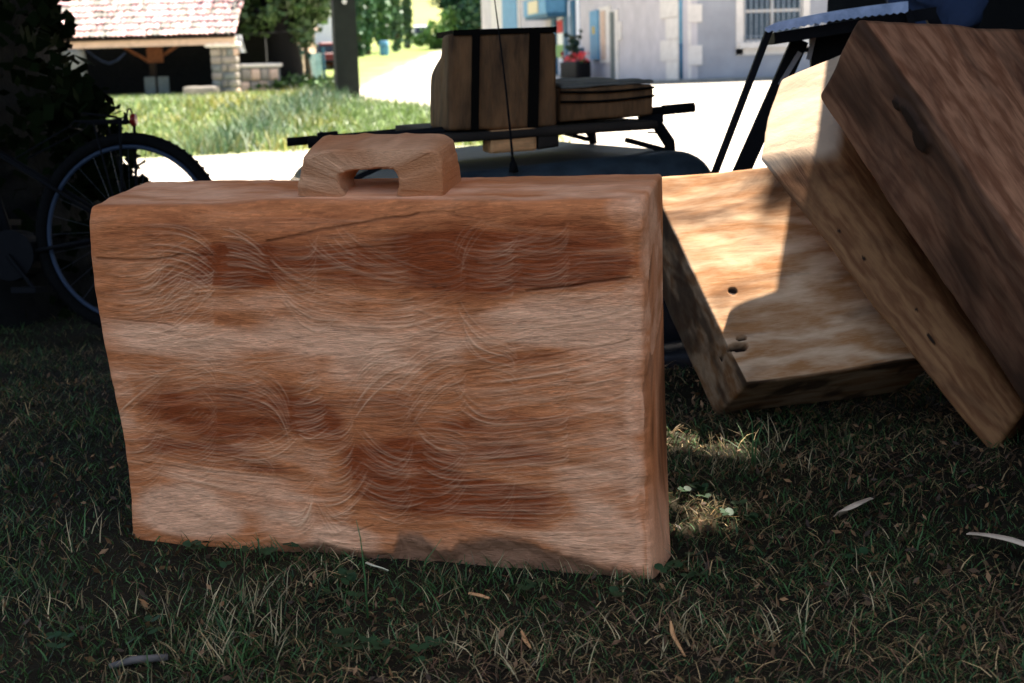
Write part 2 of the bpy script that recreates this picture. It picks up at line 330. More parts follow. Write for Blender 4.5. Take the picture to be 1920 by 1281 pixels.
def blades(name, X, Y, H, Wd, col, lean, m, bend=.6, parent=None, seg=3, zf=terr, dirs=None):
    n = len(X); Z = zf(X, Y) - .004; th = RG.random(n) * 6.283 if dirs is None else dirs; ph = RG.random(n) * 6.283
    d = np.stack([np.cos(th), np.sin(th)], -1); w = np.stack([np.cos(ph), np.sin(ph), 0 * ph], -1) * (Wd / 2)[:, None]
    Vs = []; wid = [1, .85, .6, .06] if seg == 3 else [1, .75, .05]
    for k in range(seg + 1):
        t = k / seg; hor = lean * (t * (1 - bend) + bend * t * t); ver = np.sqrt(np.maximum(1 - lean ** 2 * (.35 + .65 * t), .02)) * t
        kx = (RG.random(n) - .5) * .10 * (k > 0) * t; ky = (RG.random(n) - .5) * .10 * t
        c = np.stack([X + d[:, 0] * hor * H + kx * H, Y + d[:, 1] * hor * H + ky * H, Z + ver * H], -1)
        Vs += [c - w * wid[k], c + w * wid[k]]
    K = 2 * (seg + 1); V = np.stack(Vs, 1).reshape(-1, 3); b = np.arange(n)[:, None] * K
    Q = np.concatenate([b + np.array([[2 * k, 2 * k + 1, 2 * k + 3, 2 * k + 2]]) for k in range(seg)])
    c = np.repeat(np.concatenate([col, np.ones((n, 1))], 1), K, 0)
    o = mesh_np(name, V, Q, m, parent, False, {'albedo': ('FLOAT_COLOR', c)}); return o

SC_A = G(245, 1012); SC_B = G(1225, 1092); SC_E = nrm(SC_B - SC_A); SC_M = np.array([-SC_E[1], SC_E[0], 0.])
def in_suitcase(X, Y):
    u = (X - SC_A[0]) * SC_E[0] + (Y - SC_A[1]) * SC_E[1]; d = (X - SC_A[0]) * SC_M[0] + (Y - SC_A[1]) * SC_M[1]
    return (u > 0.0) & (u < .95) & (d > .012) & (d < .17)
def near_grass():
    n = 140000
    Y = 1.25 + 4.4 * RG.random(n) ** 1.25; X = (RG.random(n) * 2 - 1) * (.2 + Y * .42)
    k = ~in_suitcase(X, Y) & (Y < edge_y(X) + .4); X, Y = X[k], Y[k]
    N = fbm(np.stack([X * 3, Y * 3, X * 0], -1), 3); N2 = fbm(np.stack([X * 9, Y * 9, X * 0 + 4], -1), 3)
    k = RG.random(len(X)) < np.clip(.55 + .9 * N + .5 * N2, .12, 1); X, Y, N, N2 = X[k], Y[k], N[k], N2[k]; n = len(X)
    H = (.012 + .028 * RG.random(n) ** 1.8) * (1 + .9 * np.clip(N2, 0, 1)); v = RG.random(n)[:, None]
    c = np.array([[.038, .082, .018]]) * (.4 + 1.0 * v); dry = (RG.random(n) < .22)[:, None]
    c = np.where(dry, np.array([[.20, .13, .05]]) * (.3 + .9 * v), c)
    tag(blades('grass', X, Y, H, .0012 + .0026 * RG.random(n) ** 2, c, .5 + .48 * RG.random(n), M['grass']), 'thin green and dry grass in the shade round the carved suitcase', 'grass', kind='stuff')
    # dry straw thatch lying down
    n = 42000; Y = 1.25 + 3.4 * RG.random(n) ** 1.2; X = (RG.random(n) * 2 - 1) * (.2 + Y * .4)
    k = ~in_suitcase(X, Y) & (Y < edge_y(X) + .1); X, Y = X[k], Y[k]; n = len(X)
    N = fbm(np.stack([X * 2.2, Y * 2.2, X * 0 + 9], -1), 3)
    k = RG.random(n) < np.clip(.40 + 1.5 * N, .06, 1); X, Y = X[k], Y[k]; n = len(X); v = RG.random(n)[:, None]
    c = np.array([[.32, .20, .085]]) * (.3 + 1.3 * v ** 2); red = (RG.random(n) < .3)[:, None]; c = np.where(red, np.array([[.15, .07, .035]]) * (.4 + .9 * v), c)
    tag(blades('straw', X, Y, .02 + .06 * RG.random(n) ** 2, .0011 + .0018 * RG.random(n), c, .93 + .06 * RG.random(n), M['grass'], bend=.3), 'dry straw and cut stalks lying among the shaded grass', 'straw', kind='stuff')
    # upright pale tufts
    tufts = [(1310, 872, 30, .03), (1375, 876, 30, .035), (1300, 945, 34, .03), (1300, 985, 26, .03), (1340, 965, 16, .03), (430, 1190, 70, .055), (455, 1130, 30, .05), (300, 1130, 18, .05), (560, 1110, 16, .04), (1120, 1080, 14, .04), (960, 1085, 16, .04), (1300, 1200, 34, .05), (920, 1230, 26, .05), (1230, 1215, 20, .05),
             (1410, 850, 40, .06), (1440, 880, 26, .05), (1290, 850, 20, .04), (700, 1210, 20, .04), (150, 1020, 14, .06), (60, 1150, 20, .05), (1500, 1200, 18, .06), (1650, 1130, 14, .05), (1700, 1020, 20, .03),
             (830, 1130, 18, .04), (390, 1260, 24, .05), (1020, 1250, 24, .05), (1560, 880, 22, .04), (620, 1075, 18, .035), (1250, 1095, 24, .04)]
    X = []; Y = []; H = []; C = []
    for px, py, k, h in tufts:
        g = G(px, py); r = .035 if k < 60 else .06; k = int(k * 1.5)
        a = RG.normal(0, r * 1.25, (k, 2)); X.append(g[0] + a[:, 0]); Y.append(g[1] + a[:, 1]); H.append(h * (.5 + .8 * RG.random(k)))
        gr = 1.0 if (px, py) in ((1410, 850),) else .25
        isg = (RG.random(k) < gr * .5)[:, None]; v = RG.random(k)[:, None]
        C.append(np.where(isg, np.array([[.06, .12, .035]]) * (.6 + v), np.array([[.52, .38, .19]]) * (.3 + .9 * v)))
    X = np.concatenate(X); Y = np.concatenate(Y); H = np.concatenate(H); C = np.concatenate(C)
    k = ~in_suitcase(X, Y); X, Y, H, C = X[k], Y[k], H[k], C[k]; n = len(X)
    tag(blades('straw_tufts', X, Y, H, .0014 + .0014 * RG.random(n), C, .30 + .68 * RG.random(n), M['grass'], bend=.45), 'pale upright tufts of dried grass in front of the carved suitcase', 'straw', kind='stuff')
near_grass()
def verge_grass():
    n = 150000; Y = 19 + 27 * RG.random(n) ** 1.1; X = -15 + 17 * RG.random(n)
    N = fbm(np.stack([X * .9, Y * .9, X * 0], -1), 4); w = verge_mask(X, Y, N)
    vis = np.abs(X + .13 * Y) < .33 * Y
    k = (RG.random(n) < w) & vis; X, Y = X[k], Y[k]; n = len(X)
    N = fbm(np.stack([X * .55, Y * .55, X * 0 + 2], -1), 3)
    v = RG.random(n)[:, None]; c = np.array([[.20, .28, .08]]) * (.35 + 1.1 * v)
    yl = (RG.random(n) < .22 + .9 * N)[:, None]; c = np.where(yl, np.array([[.42, .37, .09]]) * (.6 + .6 * v), c); pl = (RG.random(n) < .15)[:, None]; c = np.where(pl, np.array([[.55, .58, .42]]) * (.7 + .4 * v), c)
    wd = np.exp(-((X + 3.6 + .04 * (30 - Y) + .5 * N) / .7) ** 2) * (Y < 31); c = c * (1 - .6 * wd)[:, None] + np.array([[.03, .12, .10]]) * .5 * wd[:, None]  # dark band on the verge: a shadow painted into the blade colour, blades taller
    H = (.08 + .16 * RG.random(n)) * (1 + .8 * np.clip(N, 0, 1) + .8 * wd); H = np.where(Y > 38, H * .6, H)
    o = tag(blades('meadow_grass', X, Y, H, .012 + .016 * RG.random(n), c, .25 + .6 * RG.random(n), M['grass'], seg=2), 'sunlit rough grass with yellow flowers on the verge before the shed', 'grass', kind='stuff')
verge_grass()

# ------------------------------------------------------------------ SUITCASE
def suitcase():
    root = thing('carved_suitcase', 'large suitcase carved from one block of reddish wood standing on the grass in front', 'wooden suitcase', SC_A)
    n = -SC_M                                           # towards the camera
    def onS(px, py, d=0.0):
        w = onplane(px, py, SC_A + SC_M * d, n); return (w - SC_A) @ SC_E, w[2]
    D = .165
    def pt(u, z, d): return SC_A + SC_E * u + SC_M * d + np.array([0, 0, z])
    C8 = [pt(0.0, -.012, 0), pt(.944, -.018, 0), pt(-.004, -.012, D), pt(.945, -.018, D - .035), pt(-.018, .592, 0), pt(.936, .603, 0), pt(-.012, .622, D), pt(.936, .632, D - .03)]
    # ---- chainsaw marks, laid out in face metres
    du = .0012; U0, Z0 = -.03, -.03; NU, NZ = 840, 560
    ridge = np.zeros((NU, NZ)); dark = np.zeros((NU, NZ)); pale = np.zeros((NU, NZ))
    def px2uv(p): return np.array([onS(a, b) for a, b in p])
    def splat(A, pts, w=1.0):
        i = (pts[:, 0] - U0) / du; j = (pts[:, 1] - Z0) / du; i0 = np.floor(i).astype(int); j0 = np.floor(j).astype(int)
        ok = (i0 > 1) & (i0 < NU - 2) & (j0 > 1) & (j0 < NZ - 2); i, j, i0, j0 = i[ok], j[ok], i0[ok], j0[ok]; fi, fj = i - i0, j - j0
        ww = w[ok] if isinstance(w, np.ndarray) else w
        np.add.at(A, (i0, j0), ww * (1 - fi) * (1 - fj)); np.add.at(A, (i0 + 1, j0), ww * fi * (1 - fj)); np.add.at(A, (i0, j0 + 1), ww * (1 - fi) * fj); np.add.at(A, (i0 + 1, j0 + 1), ww * fi * fj)
    def bez(a, c, b, k):
        t = np.linspace(0, 1, k)[:, None]; return a * (1 - t) ** 2 + 2 * c * t * (1 - t) + b * t * t
    def fam(A0, C0, B0, A1, C1, B1, k, wt=1.0, jit=3.0, skip=.12):
        p = px2uv([A0, C0, B0, A1, C1, B1])
        k = int(k * 1.5)
        for q in range(k):
            if RG.random() < skip: continue
            t = (q + RG.normal(0, .22)) / max(k - 1, 1); a = p[0] * (1 - t) + p[3] * t; c = p[1] * (1 - t) + p[4] * t; b = p[2] * (1 - t) + p[5] * t
            j = jit * .0009; a = a + RG.normal(0, j, 2) * 1.5; c = c + RG.normal(0, j * 2, 2); b = b + RG.normal(0, j, 2)
            s0, s1 = RG.random() * .18, 1 - RG.random() * .1; K = int(np.linalg.norm(b - a) / .0006) + 8
            pp = bez(a, c, b, K); pp = pp[int(s0 * K):int(s1 * K)]; m = len(pp)
            if m < 3: continue
            ww = (.45 + .55 * RG.random()) * np.sin(np.linspace(.25, math.pi - .05, m)) ** .4 * (.6 + .4 * vnoise(np.stack([pp[:, 0] * 60, pp[:, 1] * 60, pp[:, 0] * 0 + q * 3.1], -1)) * 1.4)
            splat(ridge, pp, ww * wt * .27)
    # (start, control, end) of the first and of the last cut, count
    fam((215, 500), (300, 480), (400, 420), (230, 640), (330, 680), (402, 560), 17, 1.0)
    fam((250, 425), (360, 410), (402, 470), (250, 520), (350, 500), (404, 560), 12, 1.1)
    fam((240, 560), (330, 560), (405, 520), (260, 650), (350, 655), (406, 610), 10, 1.0)
    fam((255, 530), (290, 505), (330, 480), (330, 610), (350, 590), (380, 560), 12, 1.3, 4)
    fam((415, 425), (450, 420), (500, 470), (415, 500), (460, 495), (508, 515), 12, 1.3)
    fam((410, 505), (450, 500), (505, 520), (420, 560), (460, 555), (500, 560), 5, .8, 5, .3)
    fam((500, 470), (560, 540), (700, 560), (505, 540), (560, 620), (640, 600), 10, .8)
    fam((510, 520), (560, 590), (640, 590), (530, 560), (590, 660), (630, 600), 7, .9)
    fam((420, 620), (520, 640), (640, 610), (400, 680), (520, 700), (650, 650), 8, .7)
    fam((215, 595), (330, 630), (460, 640), (218, 680), (330, 690), (470, 690), 10, .8, 3)
    fam((560, 440), (600, 520), (800, 540), (640, 420), (700, 500), (860, 520), 10, .6)
    fam((590, 560), (720, 600), (840, 560), (600, 640), (760, 680), (860, 600), 12, .9)
    fam((845, 470), (850, 430), (900, 400), (880, 560), (860, 470), (940, 420), 5, .6)
    fam((760, 560), (860, 600), (1000, 560), (770, 650), (880, 700), (1060, 610), 12, .8)
    fam((865, 560), (880, 620), (960, 640), (870, 640), (890, 700), (980, 690), 9, 1.1)
    fam((660, 690), (690, 640), (760, 640), (660, 800), (720, 690), (800, 700), 14, 1.1)
    fam((740, 700), (780, 640), (850, 640), (760, 830), (820, 730), (880, 720), 14, 1.0)
    fam((220, 690), (260, 700), (330, 690), (215, 790), (240, 760), (330, 690), 11, .9)
    fam((300, 700), (420, 660), (530, 720), (340, 770), (450, 740), (540, 800), 12, .6)
    fam((470, 690), (530, 700), (545, 760), (480, 760), (530, 770), (545, 850), 10, .9)
    fam((550, 700), (590, 700), (600, 690), (545, 820), (590, 830), (620, 800), 16, 1.2)
    fam((420, 830), (500, 850), (548, 790), (440, 860), (520, 890), (570, 840), 9, 1.0)
    fam((560, 850), (610, 880), (660, 830), (560, 800), (600, 830), (650, 790), 7, 1.0)
    fam((232, 800), (380, 850), (550, 850), (240, 870), (380, 915), (590, 930), 11, 1.0, 2)
    fam((260, 850), (400, 900), (580, 910), (300, 900), (420, 950), (580, 985), 11, .8, 2)
    fam((585, 930), (590, 990), (555, 1000), (590, 920), (560, 990), (520, 960), 9, 1.4)
    fam((590, 930), (610, 990), (640, 1010), (600, 930), (650, 980), (670, 940), 8, 1.2)
    fam((600, 880), (640, 900), (680, 850), (600, 970), (660, 990), (700, 900), 10, 1.0)
    fam((665, 780), (720, 860), (790, 850), (670, 860), (740, 920), (800, 890), 11, 1.0)
    fam((660, 870), (720, 930), (800, 900), (680, 950), (740, 1000), (800, 960), 9, 1.0)
    fam((770, 780), (820, 850), (900, 830), (790, 890), (840, 930), (960, 900), 11, .9)
    fam((850, 700), (880, 780), (950, 760), (860, 760), (890, 820), (1000, 800), 8, .8)
    fam((880, 590), (1030, 610), (1190, 560), (900, 660), (1040, 650), (1190, 640), 13, .8, 2)
    fam((880, 690), (1050, 690), (1195, 620), (880, 780), (1040, 760), (1195, 720), 16, .9, 3)
    fam((860, 790), (1040, 790), (1195, 740), (850, 900), (1040, 880), (1195, 850), 18, .8, 4)
    fam((800, 900), (1000, 900), (1195, 860), (820, 970), (1000, 990), (1195, 980), 16, .9, 4)
    fam((860, 980), (1020, 1000), (1190, 980), (960, 1020), (1080, 1040), (1200, 1060), 12, 1.1, 3)
    fam((1050, 850), (1120, 850), (1180, 830), (1100, 950), (1140, 950), (1190, 930), 9, 1.0)
    fam((880, 400), (1000, 440), (1190, 430), (870, 540), (1000, 560), (1190, 520), 12, .4)
    fam((500, 400), (700, 410), (850, 385), (180, 420), (400, 440), (600, 440), 7, .5)
    fam((590, 1000), (660, 1030), (760, 1010), (560, 1010), (640, 1050), (730, 1045), 7, .9)
    # columns of scallops: the bar was swept down the face strip by strip
    cx = [205, 300, 402, 508, 590, 662, 768, 872, 960, 1065, 1195]
    for ci, (xa, xb) in enumerate(zip(cx[:-1], cx[1:])):
        y = 430 + 40 * RG.random()
        while y < 1010:
            hgt_ = 40 + 90 * RG.random(); sag = (10 + 34 * RG.random()) * (1 if RG.random() < .7 else -1); tilt = (RG.random() - .6) * 30; pe = .6 + .35 * RG.random()
            ov = 10 * RG.random(); st_ = .35 + .75 * RG.random() ** 1.5; x1 = xb + ov
            fam((xa - ov, y), (xa + (x1 - xa) * pe, y + sag), (x1, y + tilt - sag * .8), (xa - ov, y + hgt_), (xa + (x1 - xa) * pe, y + hgt_ + sag), (x1, y + hgt_ + tilt - sag * .8), int(hgt_ / 8.5), st_, 1.6, .12)
            y += hgt_ * (.85 + .4 * RG.random())
    for q in range(40):                                  # many small faint fans between the bold ones
        x, y = 220 + 950 * RG.random(), 420 + 600 * RG.random(); w_, h_ = 50 + 90 * RG.random(), 30 + 60 * RG.random(); sg = RG.choice([-1, 1]); bn = (RG.random() - .3) * 60; tl_ = (RG.random() - .5) * 30
        fam((x - w_, y), (x, y + bn), (x + sg * 10 + w_ * .6, y - 30 * RG.random() + tl_), (x - w_ + 8, y + h_), (x, y + h_ + bn * .6), (x + w_ * .6, y + h_ * .8 + tl_), int(h_ / 6), .55, 2.5, .2)
    for cx, cy in ((350, 780), (440, 880), (330, 540), (480, 590)):
        a = RG.random() * .5 + .7
        for q in range(6):
            ox, oy = q * 8, q * 4; l = 14 + RG.random() * 12; p = px2uv([(cx + ox, cy + oy), (cx + ox + l * .5, cy + oy - l * .6), (cx + ox + l * math.cos(a), cy + oy - l * math.sin(a))]); splat(ridge, bez(*p, 60), .07)
    def line(A, pts, w, dens=.0004):
        p = px2uv(pts)
        for a, b in zip(p[:-1], p[1:]):
            k = int(np.linalg.norm(b - a) / dens) + 2; t = np.linspace(0, 1, k)[:, None]; s = a * (1 - t) + b * t
            s = s + np.stack([vnoise(np.stack([s[:, 0] * 40, s[:, 1] * 40, s[:, 0] * 0 + 1], -1)) - .5, vnoise(np.stack([s[:, 0] * 40, s[:, 1] * 40, s[:, 0] * 0 + 7], -1)) - .5], -1) * .004
            splat(A, s, w)
    for p in (
              [(250, 925), (300, 935), (430, 985), (500, 900)], [(230, 797), (400, 840), (540, 843)], [(235, 862), (330, 890)], [(220, 680), (420, 672), (500, 660), (520, 630)]):
        line(ridge, p, .07)
    for p in ([(500, 452), (560, 440), (640, 425), (780, 402)], [(195, 484), (290, 486), (340, 478)], [(640, 470), (740, 460)], [(210, 595), (330, 612)], [(240, 862), (400, 885), (580, 905)],
              [(780, 480), (830, 472)], [(1000, 545), (1180, 520)], [(870, 700), (960, 680), (1180, 640)], [(430, 875), (560, 880)], [(600, 700), (680, 700)], [(840, 405), (900, 410)], [(1000, 425), (1060, 425)], [(660, 1000), (700, 985)]):
        line(dark, p, .28)
    for p in ([(498, 453), (560, 441), (640, 426), (700, 414), (790, 400), (850, 398)], [(196, 484), (290, 487), (345, 476), (400, 478)], [(985, 545), (1100, 530), (1185, 519)]):
        for o_ in (0, 1.5, 3): line(dark, [(a_, b_ + o_) for a_, b_ in p], .20)
    fib = np.zeros((NU, NZ))                             # torn fibres, short and nearly level
    for q in range(9000):
        u_, z_, l_ = .97 * RG.random() - .01, .62 * RG.random(), .006 + .03 * RG.random() ** 2; a_ = .05 + .12 * (RG.random() - .5) + .10 * math.sin(u_ * 9 + z_ * 5); k_ = int(l_ / .0009) + 2; t_ = np.linspace(0, 1, k_)
        splat(fib, np.stack([u_ + l_ * t_, z_ + l_ * a_ * t_], -1), float(RG.choice([-1, 1])) * (.3 + .7 * RG.random()))
    def blur(A, k):
        for _ in range(k):
            A = (np.roll(A, 1, 0) + 2 * A + np.roll(A, -1, 0)) / 4; A = (np.roll(A, 1, 1) + 2 * A + np.roll(A, -1, 1)) / 4
        return A
    rb = np.minimum(ridge, 1.1); rb = .55 * rb + .45 * blur(rb, 1); gro = np.clip(blur(rb, 5) * 1.3 - rb, 0, 1); fib = np.clip(.6 * fib + .4 * blur(fib, 1), -1.2, 1.2); ridge = np.clip(rb * 1.15, 0, 1); dark = np.clip(blur(dark, 1) * 1.2, 0, 1)
    rs = blur(ridge, 14)
    # tone field: bands and patches (u,z centre, half sizes, amount; negative = darker/redder)
    gu, gz = np.meshgrid(U0 + du * np.arange(NU), Z0 + du * np.arange(NZ), indexing='ij')
    tone = np.zeros_like(gu)
    def patch(px, py, hx, hy, amt, ang=0.0):
        c = onS(px, py); hx, hy = hx * .00090, hy * .00090; w = .35 * fbm(np.stack([gu * 9, gz * 22, gu * 0 + px], -1), 3)
        dx = gu - c[0]; dz = gz - c[1]; ca, sa = math.cos(ang), math.sin(ang); a = (dx * ca + dz * sa) / hx; b = (-dx * sa + dz * ca) / hy
        return amt * sstep(1.25, .6, np.sqrt(a * a + b * b) + w)
    for q in [(700, 490, 380, 60, -.55), (450, 500, 90, 60, -.4), (340, 530, 60, 70, -.3), (1000, 470, 230, 60, -.5), (1000, 520, 220, 30, -.35, .1), (900, 620, 420, 45, .35, .04), (1060, 590, 160, 45, .35, .1), (350, 640, 170, 40, .5),
              (560, 640, 200, 40, .35), (960, 665, 90, 22, -.45), (430, 770, 200, 65, -.65), (600, 800, 60, 40, -.4), (700, 800, 120, 90, -.3), (760, 900, 120, 70, -.7), (860, 930, 140, 45, -.6), (960, 830, 180, 70, -.45, .08), (950, 950, 120, 35, -.5),
              (400, 855, 180, 22, -.5, -.12), (340, 960, 120, 55, .75, -.1), (450, 920, 150, 40, .45, -.15), (560, 990, 90, 35, .4), (1120, 880, 90, 80, .4), (1120, 1010, 110, 60, .6, -.2), (1150, 700, 70, 140, .25), (700, 690, 90, 40, .4), (650, 1010, 70, 30, .5), (1080, 640, 140, 30, .25, .1), (300, 440, 120, 30, -.25), (230, 750, 30, 60, .3), (1195, 700, 22, 400, .2), (500, 560, 60, 20, .3), (1180, 400, 40, 40, .3)]:
        tone += patch(*q)
    tone += .28 * fbm(np.stack([gu * 5, gz * 30, gu * 0], -1), 4) + .30 * fbm(np.stack([gu * 12 + gz * 3, gz * 90, gu * 0 + 4], -1), 3)
    # wane along the foot: px profile of its upper edge
    wp = np.array([onS(a, b) for a, b in [(240, 1040), (400, 1045), (480, 1030), (560, 1022), (600, 1014), (650, 1030), (700, 1040), (735, 1030), (748, 1004), (790, 1008), (822, 1030), (845, 1034), (862, 1016), (900, 1008), (985, 1010), (1040, 1036), (1110, 1052), (1170, 1070), (1228, 1089)]])
    wz = np.interp(gu, wp[:, 0], wp[:, 1]) + .006 * fbm(np.stack([gu * 60, gz * 60, gu * 0], -1), 3)
    wane = .92 * sstep(.009, -.009, gz - wz + .010 * fbm(np.stack([gu * 22, gz * 60, gu * 0 + 5], -1), 3))
    hgt = .0016 * ridge + .0003 * fib - .0025 * dark + .0025 * rs + .0028 * fbm(np.stack([gu * 8, gz * 14, gu * 0 + 6], -1), 3) + .0022 * fbm(np.stack([gu * 22, gz * 40, gu * 0 + 6], -1), 3)
    hgt = hgt - .012 * sstep(.004, -.03, gz - wz) - .0015 * wane + .003 * wane * fbm(np.stack([gu * 50, gz * 50, gu * 0 + 8], -1), 3)
    cr = np.array(onS(500, 455)); 
    mid = np.array([.60, .192, .064]); pal = np.array([.88, .42, .22]); drk = np.array([.27, .052, .011]); fz = np.array([1.0, .55, .30]); wn = np.array([.29, .14, .075])
    t_ = np.clip(tone * 1.55, -1, 1)[..., None]; alb = np.where(t_ > 0, mid + (pal - mid) * t_, mid + (drk - mid) * -t_)
    fine = fbm(np.stack([gu * 25 + gz * 6, gz * 260, gu * 0 + 2], -1), 3); alb = alb * (1 + .20 * fine + .30 * fib - .40 * gro)[..., None]; alb = alb + (fz - alb) * (ridge * .72)[..., None]; alb = alb * (1 - .5 * dark)[..., None]; alb = alb * (1 - wane)[..., None] + wn * (1 + .35 * fbm(np.stack([gu * 40, gz * 90, gu * 0], -1), 3))[..., None] * wane[..., None]  # grooves beside the ridges darkened: shading painted into the albedo
    def samp(A, u, z):
        i = np.clip((u - U0) / du, 0, NU - 1.001); j = np.clip((z - Z0) / du, 0, NZ - 1.001); i0 = i.astype(int); j0 = j.astype(int); fi, fj = i - i0, j - j0
        if A.ndim == 3: fi, fj = fi[:, None], fj[:, None]
        return (A[i0, j0] * (1 - fi) + A[i0 + 1, j0] * fi) * (1 - fj) + (A[i0, j0 + 1] * (1 - fi) + A[i0 + 1, j0 + 1] * fi) * fj
    holder = {}
    def disp(Wp, t, m, L, ax):
        rel = Wp - SC_A; u = rel @ SC_E; z = Wp[:, 2]; d = rel @ SC_M
        # left edge waist and bulge
        fl = sstep(.10, 0, u); Wp = Wp + SC_E * ((.014 * np.sin(z * 9 + .6) - .004) * fl)[:, None]
        front = sstep(.055, 0.0, d); wf = sstep(.03, 0.004, d)
        # hewn wide chamfer above the long split, deepest in the middle
        zc = np.interp(u, [0, .28, .36, .6, .95], [.565, .55, .525, .565, .58]); ch = sstep(0, .07, z - zc) * sstep(.06, 0, d)
        Wp = Wp + SC_M * (ch * .026)[:, None]
        h = samp(hgt, u, z); Wp = Wp - SC_M * (h * wf)[:, None]
        top = sstep(.56, .6, z); s = m * np.array([9, 14, 9.]); Wp = Wp + np.array([0, 0, 1.]) * (top * .006 * fbm(s + 3, 4))[:, None]
        # chipped right front arris
        e = sstep(.03, 0, np.abs(u - .94)) * sstep(.03, 0, d); Wp = Wp + (SC_M * .5 - SC_E * .5) * (e * .010 * (1.3 + fbm(np.stack([z * 40, z * 0, z * 0], -1), 3)))[:, None]
        holder['u'] = u; holder['z'] = z; holder['d'] = d; holder['wf'] = sstep(.02, 0.0, d) * sstep(.012, -.004, u - .932) 
        return Wp
    def attrf(t, m, L):
        u, z, d, wf = holder['u'], holder['z'], holder['d'], holder['wf'][:, None]
        a = samp(alb, u, z); isr = sstep(.93, .945, u)
        s = np.stack([m[:, 0] * 7, m[:, 1] * 30, m[:, 2] * 30], -1); s = np.where((isr > .5)[:, None], np.stack([m[:, 0] * 10, m[:, 1] * 24, m[:, 2] * 5], -1), s)
        nz = fbm(s, 4)[:, None]; n2 = fbm(s * np.array([.8, .5, .7]) + 9, 3)[:, None]
        o = mid + (pal - mid) * np.clip(.55 + 1.5 * nz, 0, 1); o = o + (np.array([.50, .17, .06]) - o) * np.clip(1.6 * n2 - .15, 0, .8)
        st = fbm(np.stack([m[:, 0] * 8, m[:, 1] * 11 + 1.2 * np.sin(m[:, 2] * 7), m[:, 2] * 3.4], -1) + 3, 5)[:, None]
        zz_ = z[:, None]; side = mid * 1.0 + (pal - mid) * np.clip(.1 + nz + .7 * sstep(.25, .0, zz_), 0, 1); side = side + (np.array([.10, .032, .010]) - side) * np.clip(3.2 * st + .7 - .5 * sstep(.25, .05, zz_), 0, .9)
        o = np.where((isr > .5)[:, None], side, o)
        r = a * wf + o * (1 - wf); return np.concatenate([r, np.ones((len(r), 1))], 1)
    b = rblock('suitcase_body', C8, (780, 40, 500), .007, M['suitcase'], None, amp=.004, nscale=5, disp=disp, attrf=attrf, coarse_back=True, origin=SC_A)
    b.parent = root; b.location = (0, 0, 0)
    # ---- handle: one arch swept over a path, front face set back from the case's front
    HD = .042; dep = .080
    def hp(px, py): u, z = onS(px, py, HD); return np.array([u, z])
    # centre line and half thickness (in the face plane)
    outer = [(560, 372), (564, 345), (565, 308), (566, 284), (590, 277), (660, 276), (740, 275), (806, 275), (827, 281), (830, 312), (830, 345), (832, 366)]
    inner = [(650, 374), (634, 354), (632, 338), (638, 328), (650, 321), (680, 319), (715, 319), (736, 319), (744, 324), (748, 336), (750, 350), (744, 370)]
    O = np.array([hp(*p) for p in outer]); I = np.array([hp(*p) for p in inner]); O[:, 1] = O[:, 1]
    K = 46; tt = np.linspace(0, 1, len(O)); ts = np.linspace(0, 1, K); O = np.stack([np.interp(ts, tt, O[:, k]) for k in (0, 1)], -1); I = np.stack([np.interp(ts, tt, I[:, k]) for k in (0, 1)], -1)
    for A in (O, I):
        for _ in range(2): A[1:-1] = (A[:-2] + 2 * A[1:-1] + A[2:]) / 4
    m = 22; ring = []
    for j in range(m):                                   # rounded rectangle, a: inner->outer, b: front->back
        th = 2 * math.pi * j / m; cx, sx = math.cos(th), math.sin(th); k = .17; a = .5 + .5 * np.sign(cx) * abs(cx) ** k; b_ = .5 + .5 * np.sign(sx) * abs(sx) ** k
        ring.append((a, b_))
    V = []
    for i in range(K):
        for a, b_ in ring:
            q = I[i] * (1 - a) + O[i] * a; topn = sstep(.25, .4, i / K) * sstep(.8, .66, i / K)
            bb = b_ * dep; zz = q[1] + (.018 * b_ * a) * 1.0
            V.append(SC_E * q[0] + SC_M * (HD + bb) + np.array([0, 0, zz]))
    V = np.array(V); s = V * 16; nv = np.stack([fbm(s, 4), fbm(s + 11, 4), fbm(s + 29, 4)], -1); V = V + (np.round(nv * 3) / 3 * .5 + nv * .5) * .010
    i, j = np.meshgrid(np.arange(K - 1), np.arange(m), indexing='ij'); Q = np.stack([i * m + j, i * m + (j + 1) % m, (i + 1) * m + (j + 1) % m, (i + 1) * m + j], -1).reshape(-1, 4)
    nz = fbm(V * np.array([12, 40, 60.]), 4)[:, None]; n2 = fbm(V * np.array([10, 10, 14.]) + 5, 3)[:, None]
    c = np.array([.50, .22, .10]) + np.array([.2, .13, .08]) * np.clip(.5 + 1.5 * nz, 0, 1); c = c + (np.array([.48, .16, .055]) - c) * np.clip(2 * n2, 0, .8)
    a_inner = np.tile(np.array([1 - r_[0] for r_ in ring]), K)[:, None]; legm = np.repeat(sstep(.62, .72, ts), m)[:, None]
    c = c + (np.array([.47, .17, .06]) - c) * legm * .55
    mesh_np('handle', V, Q, M['suitcase'], root, False, {'albedo': ('FLOAT_COLOR', np.concatenate([c, np.ones((len(c), 1))], 1)), 'grain': ('FLOAT_VECTOR', V[:, [0, 1, 2]])})
suitcase()

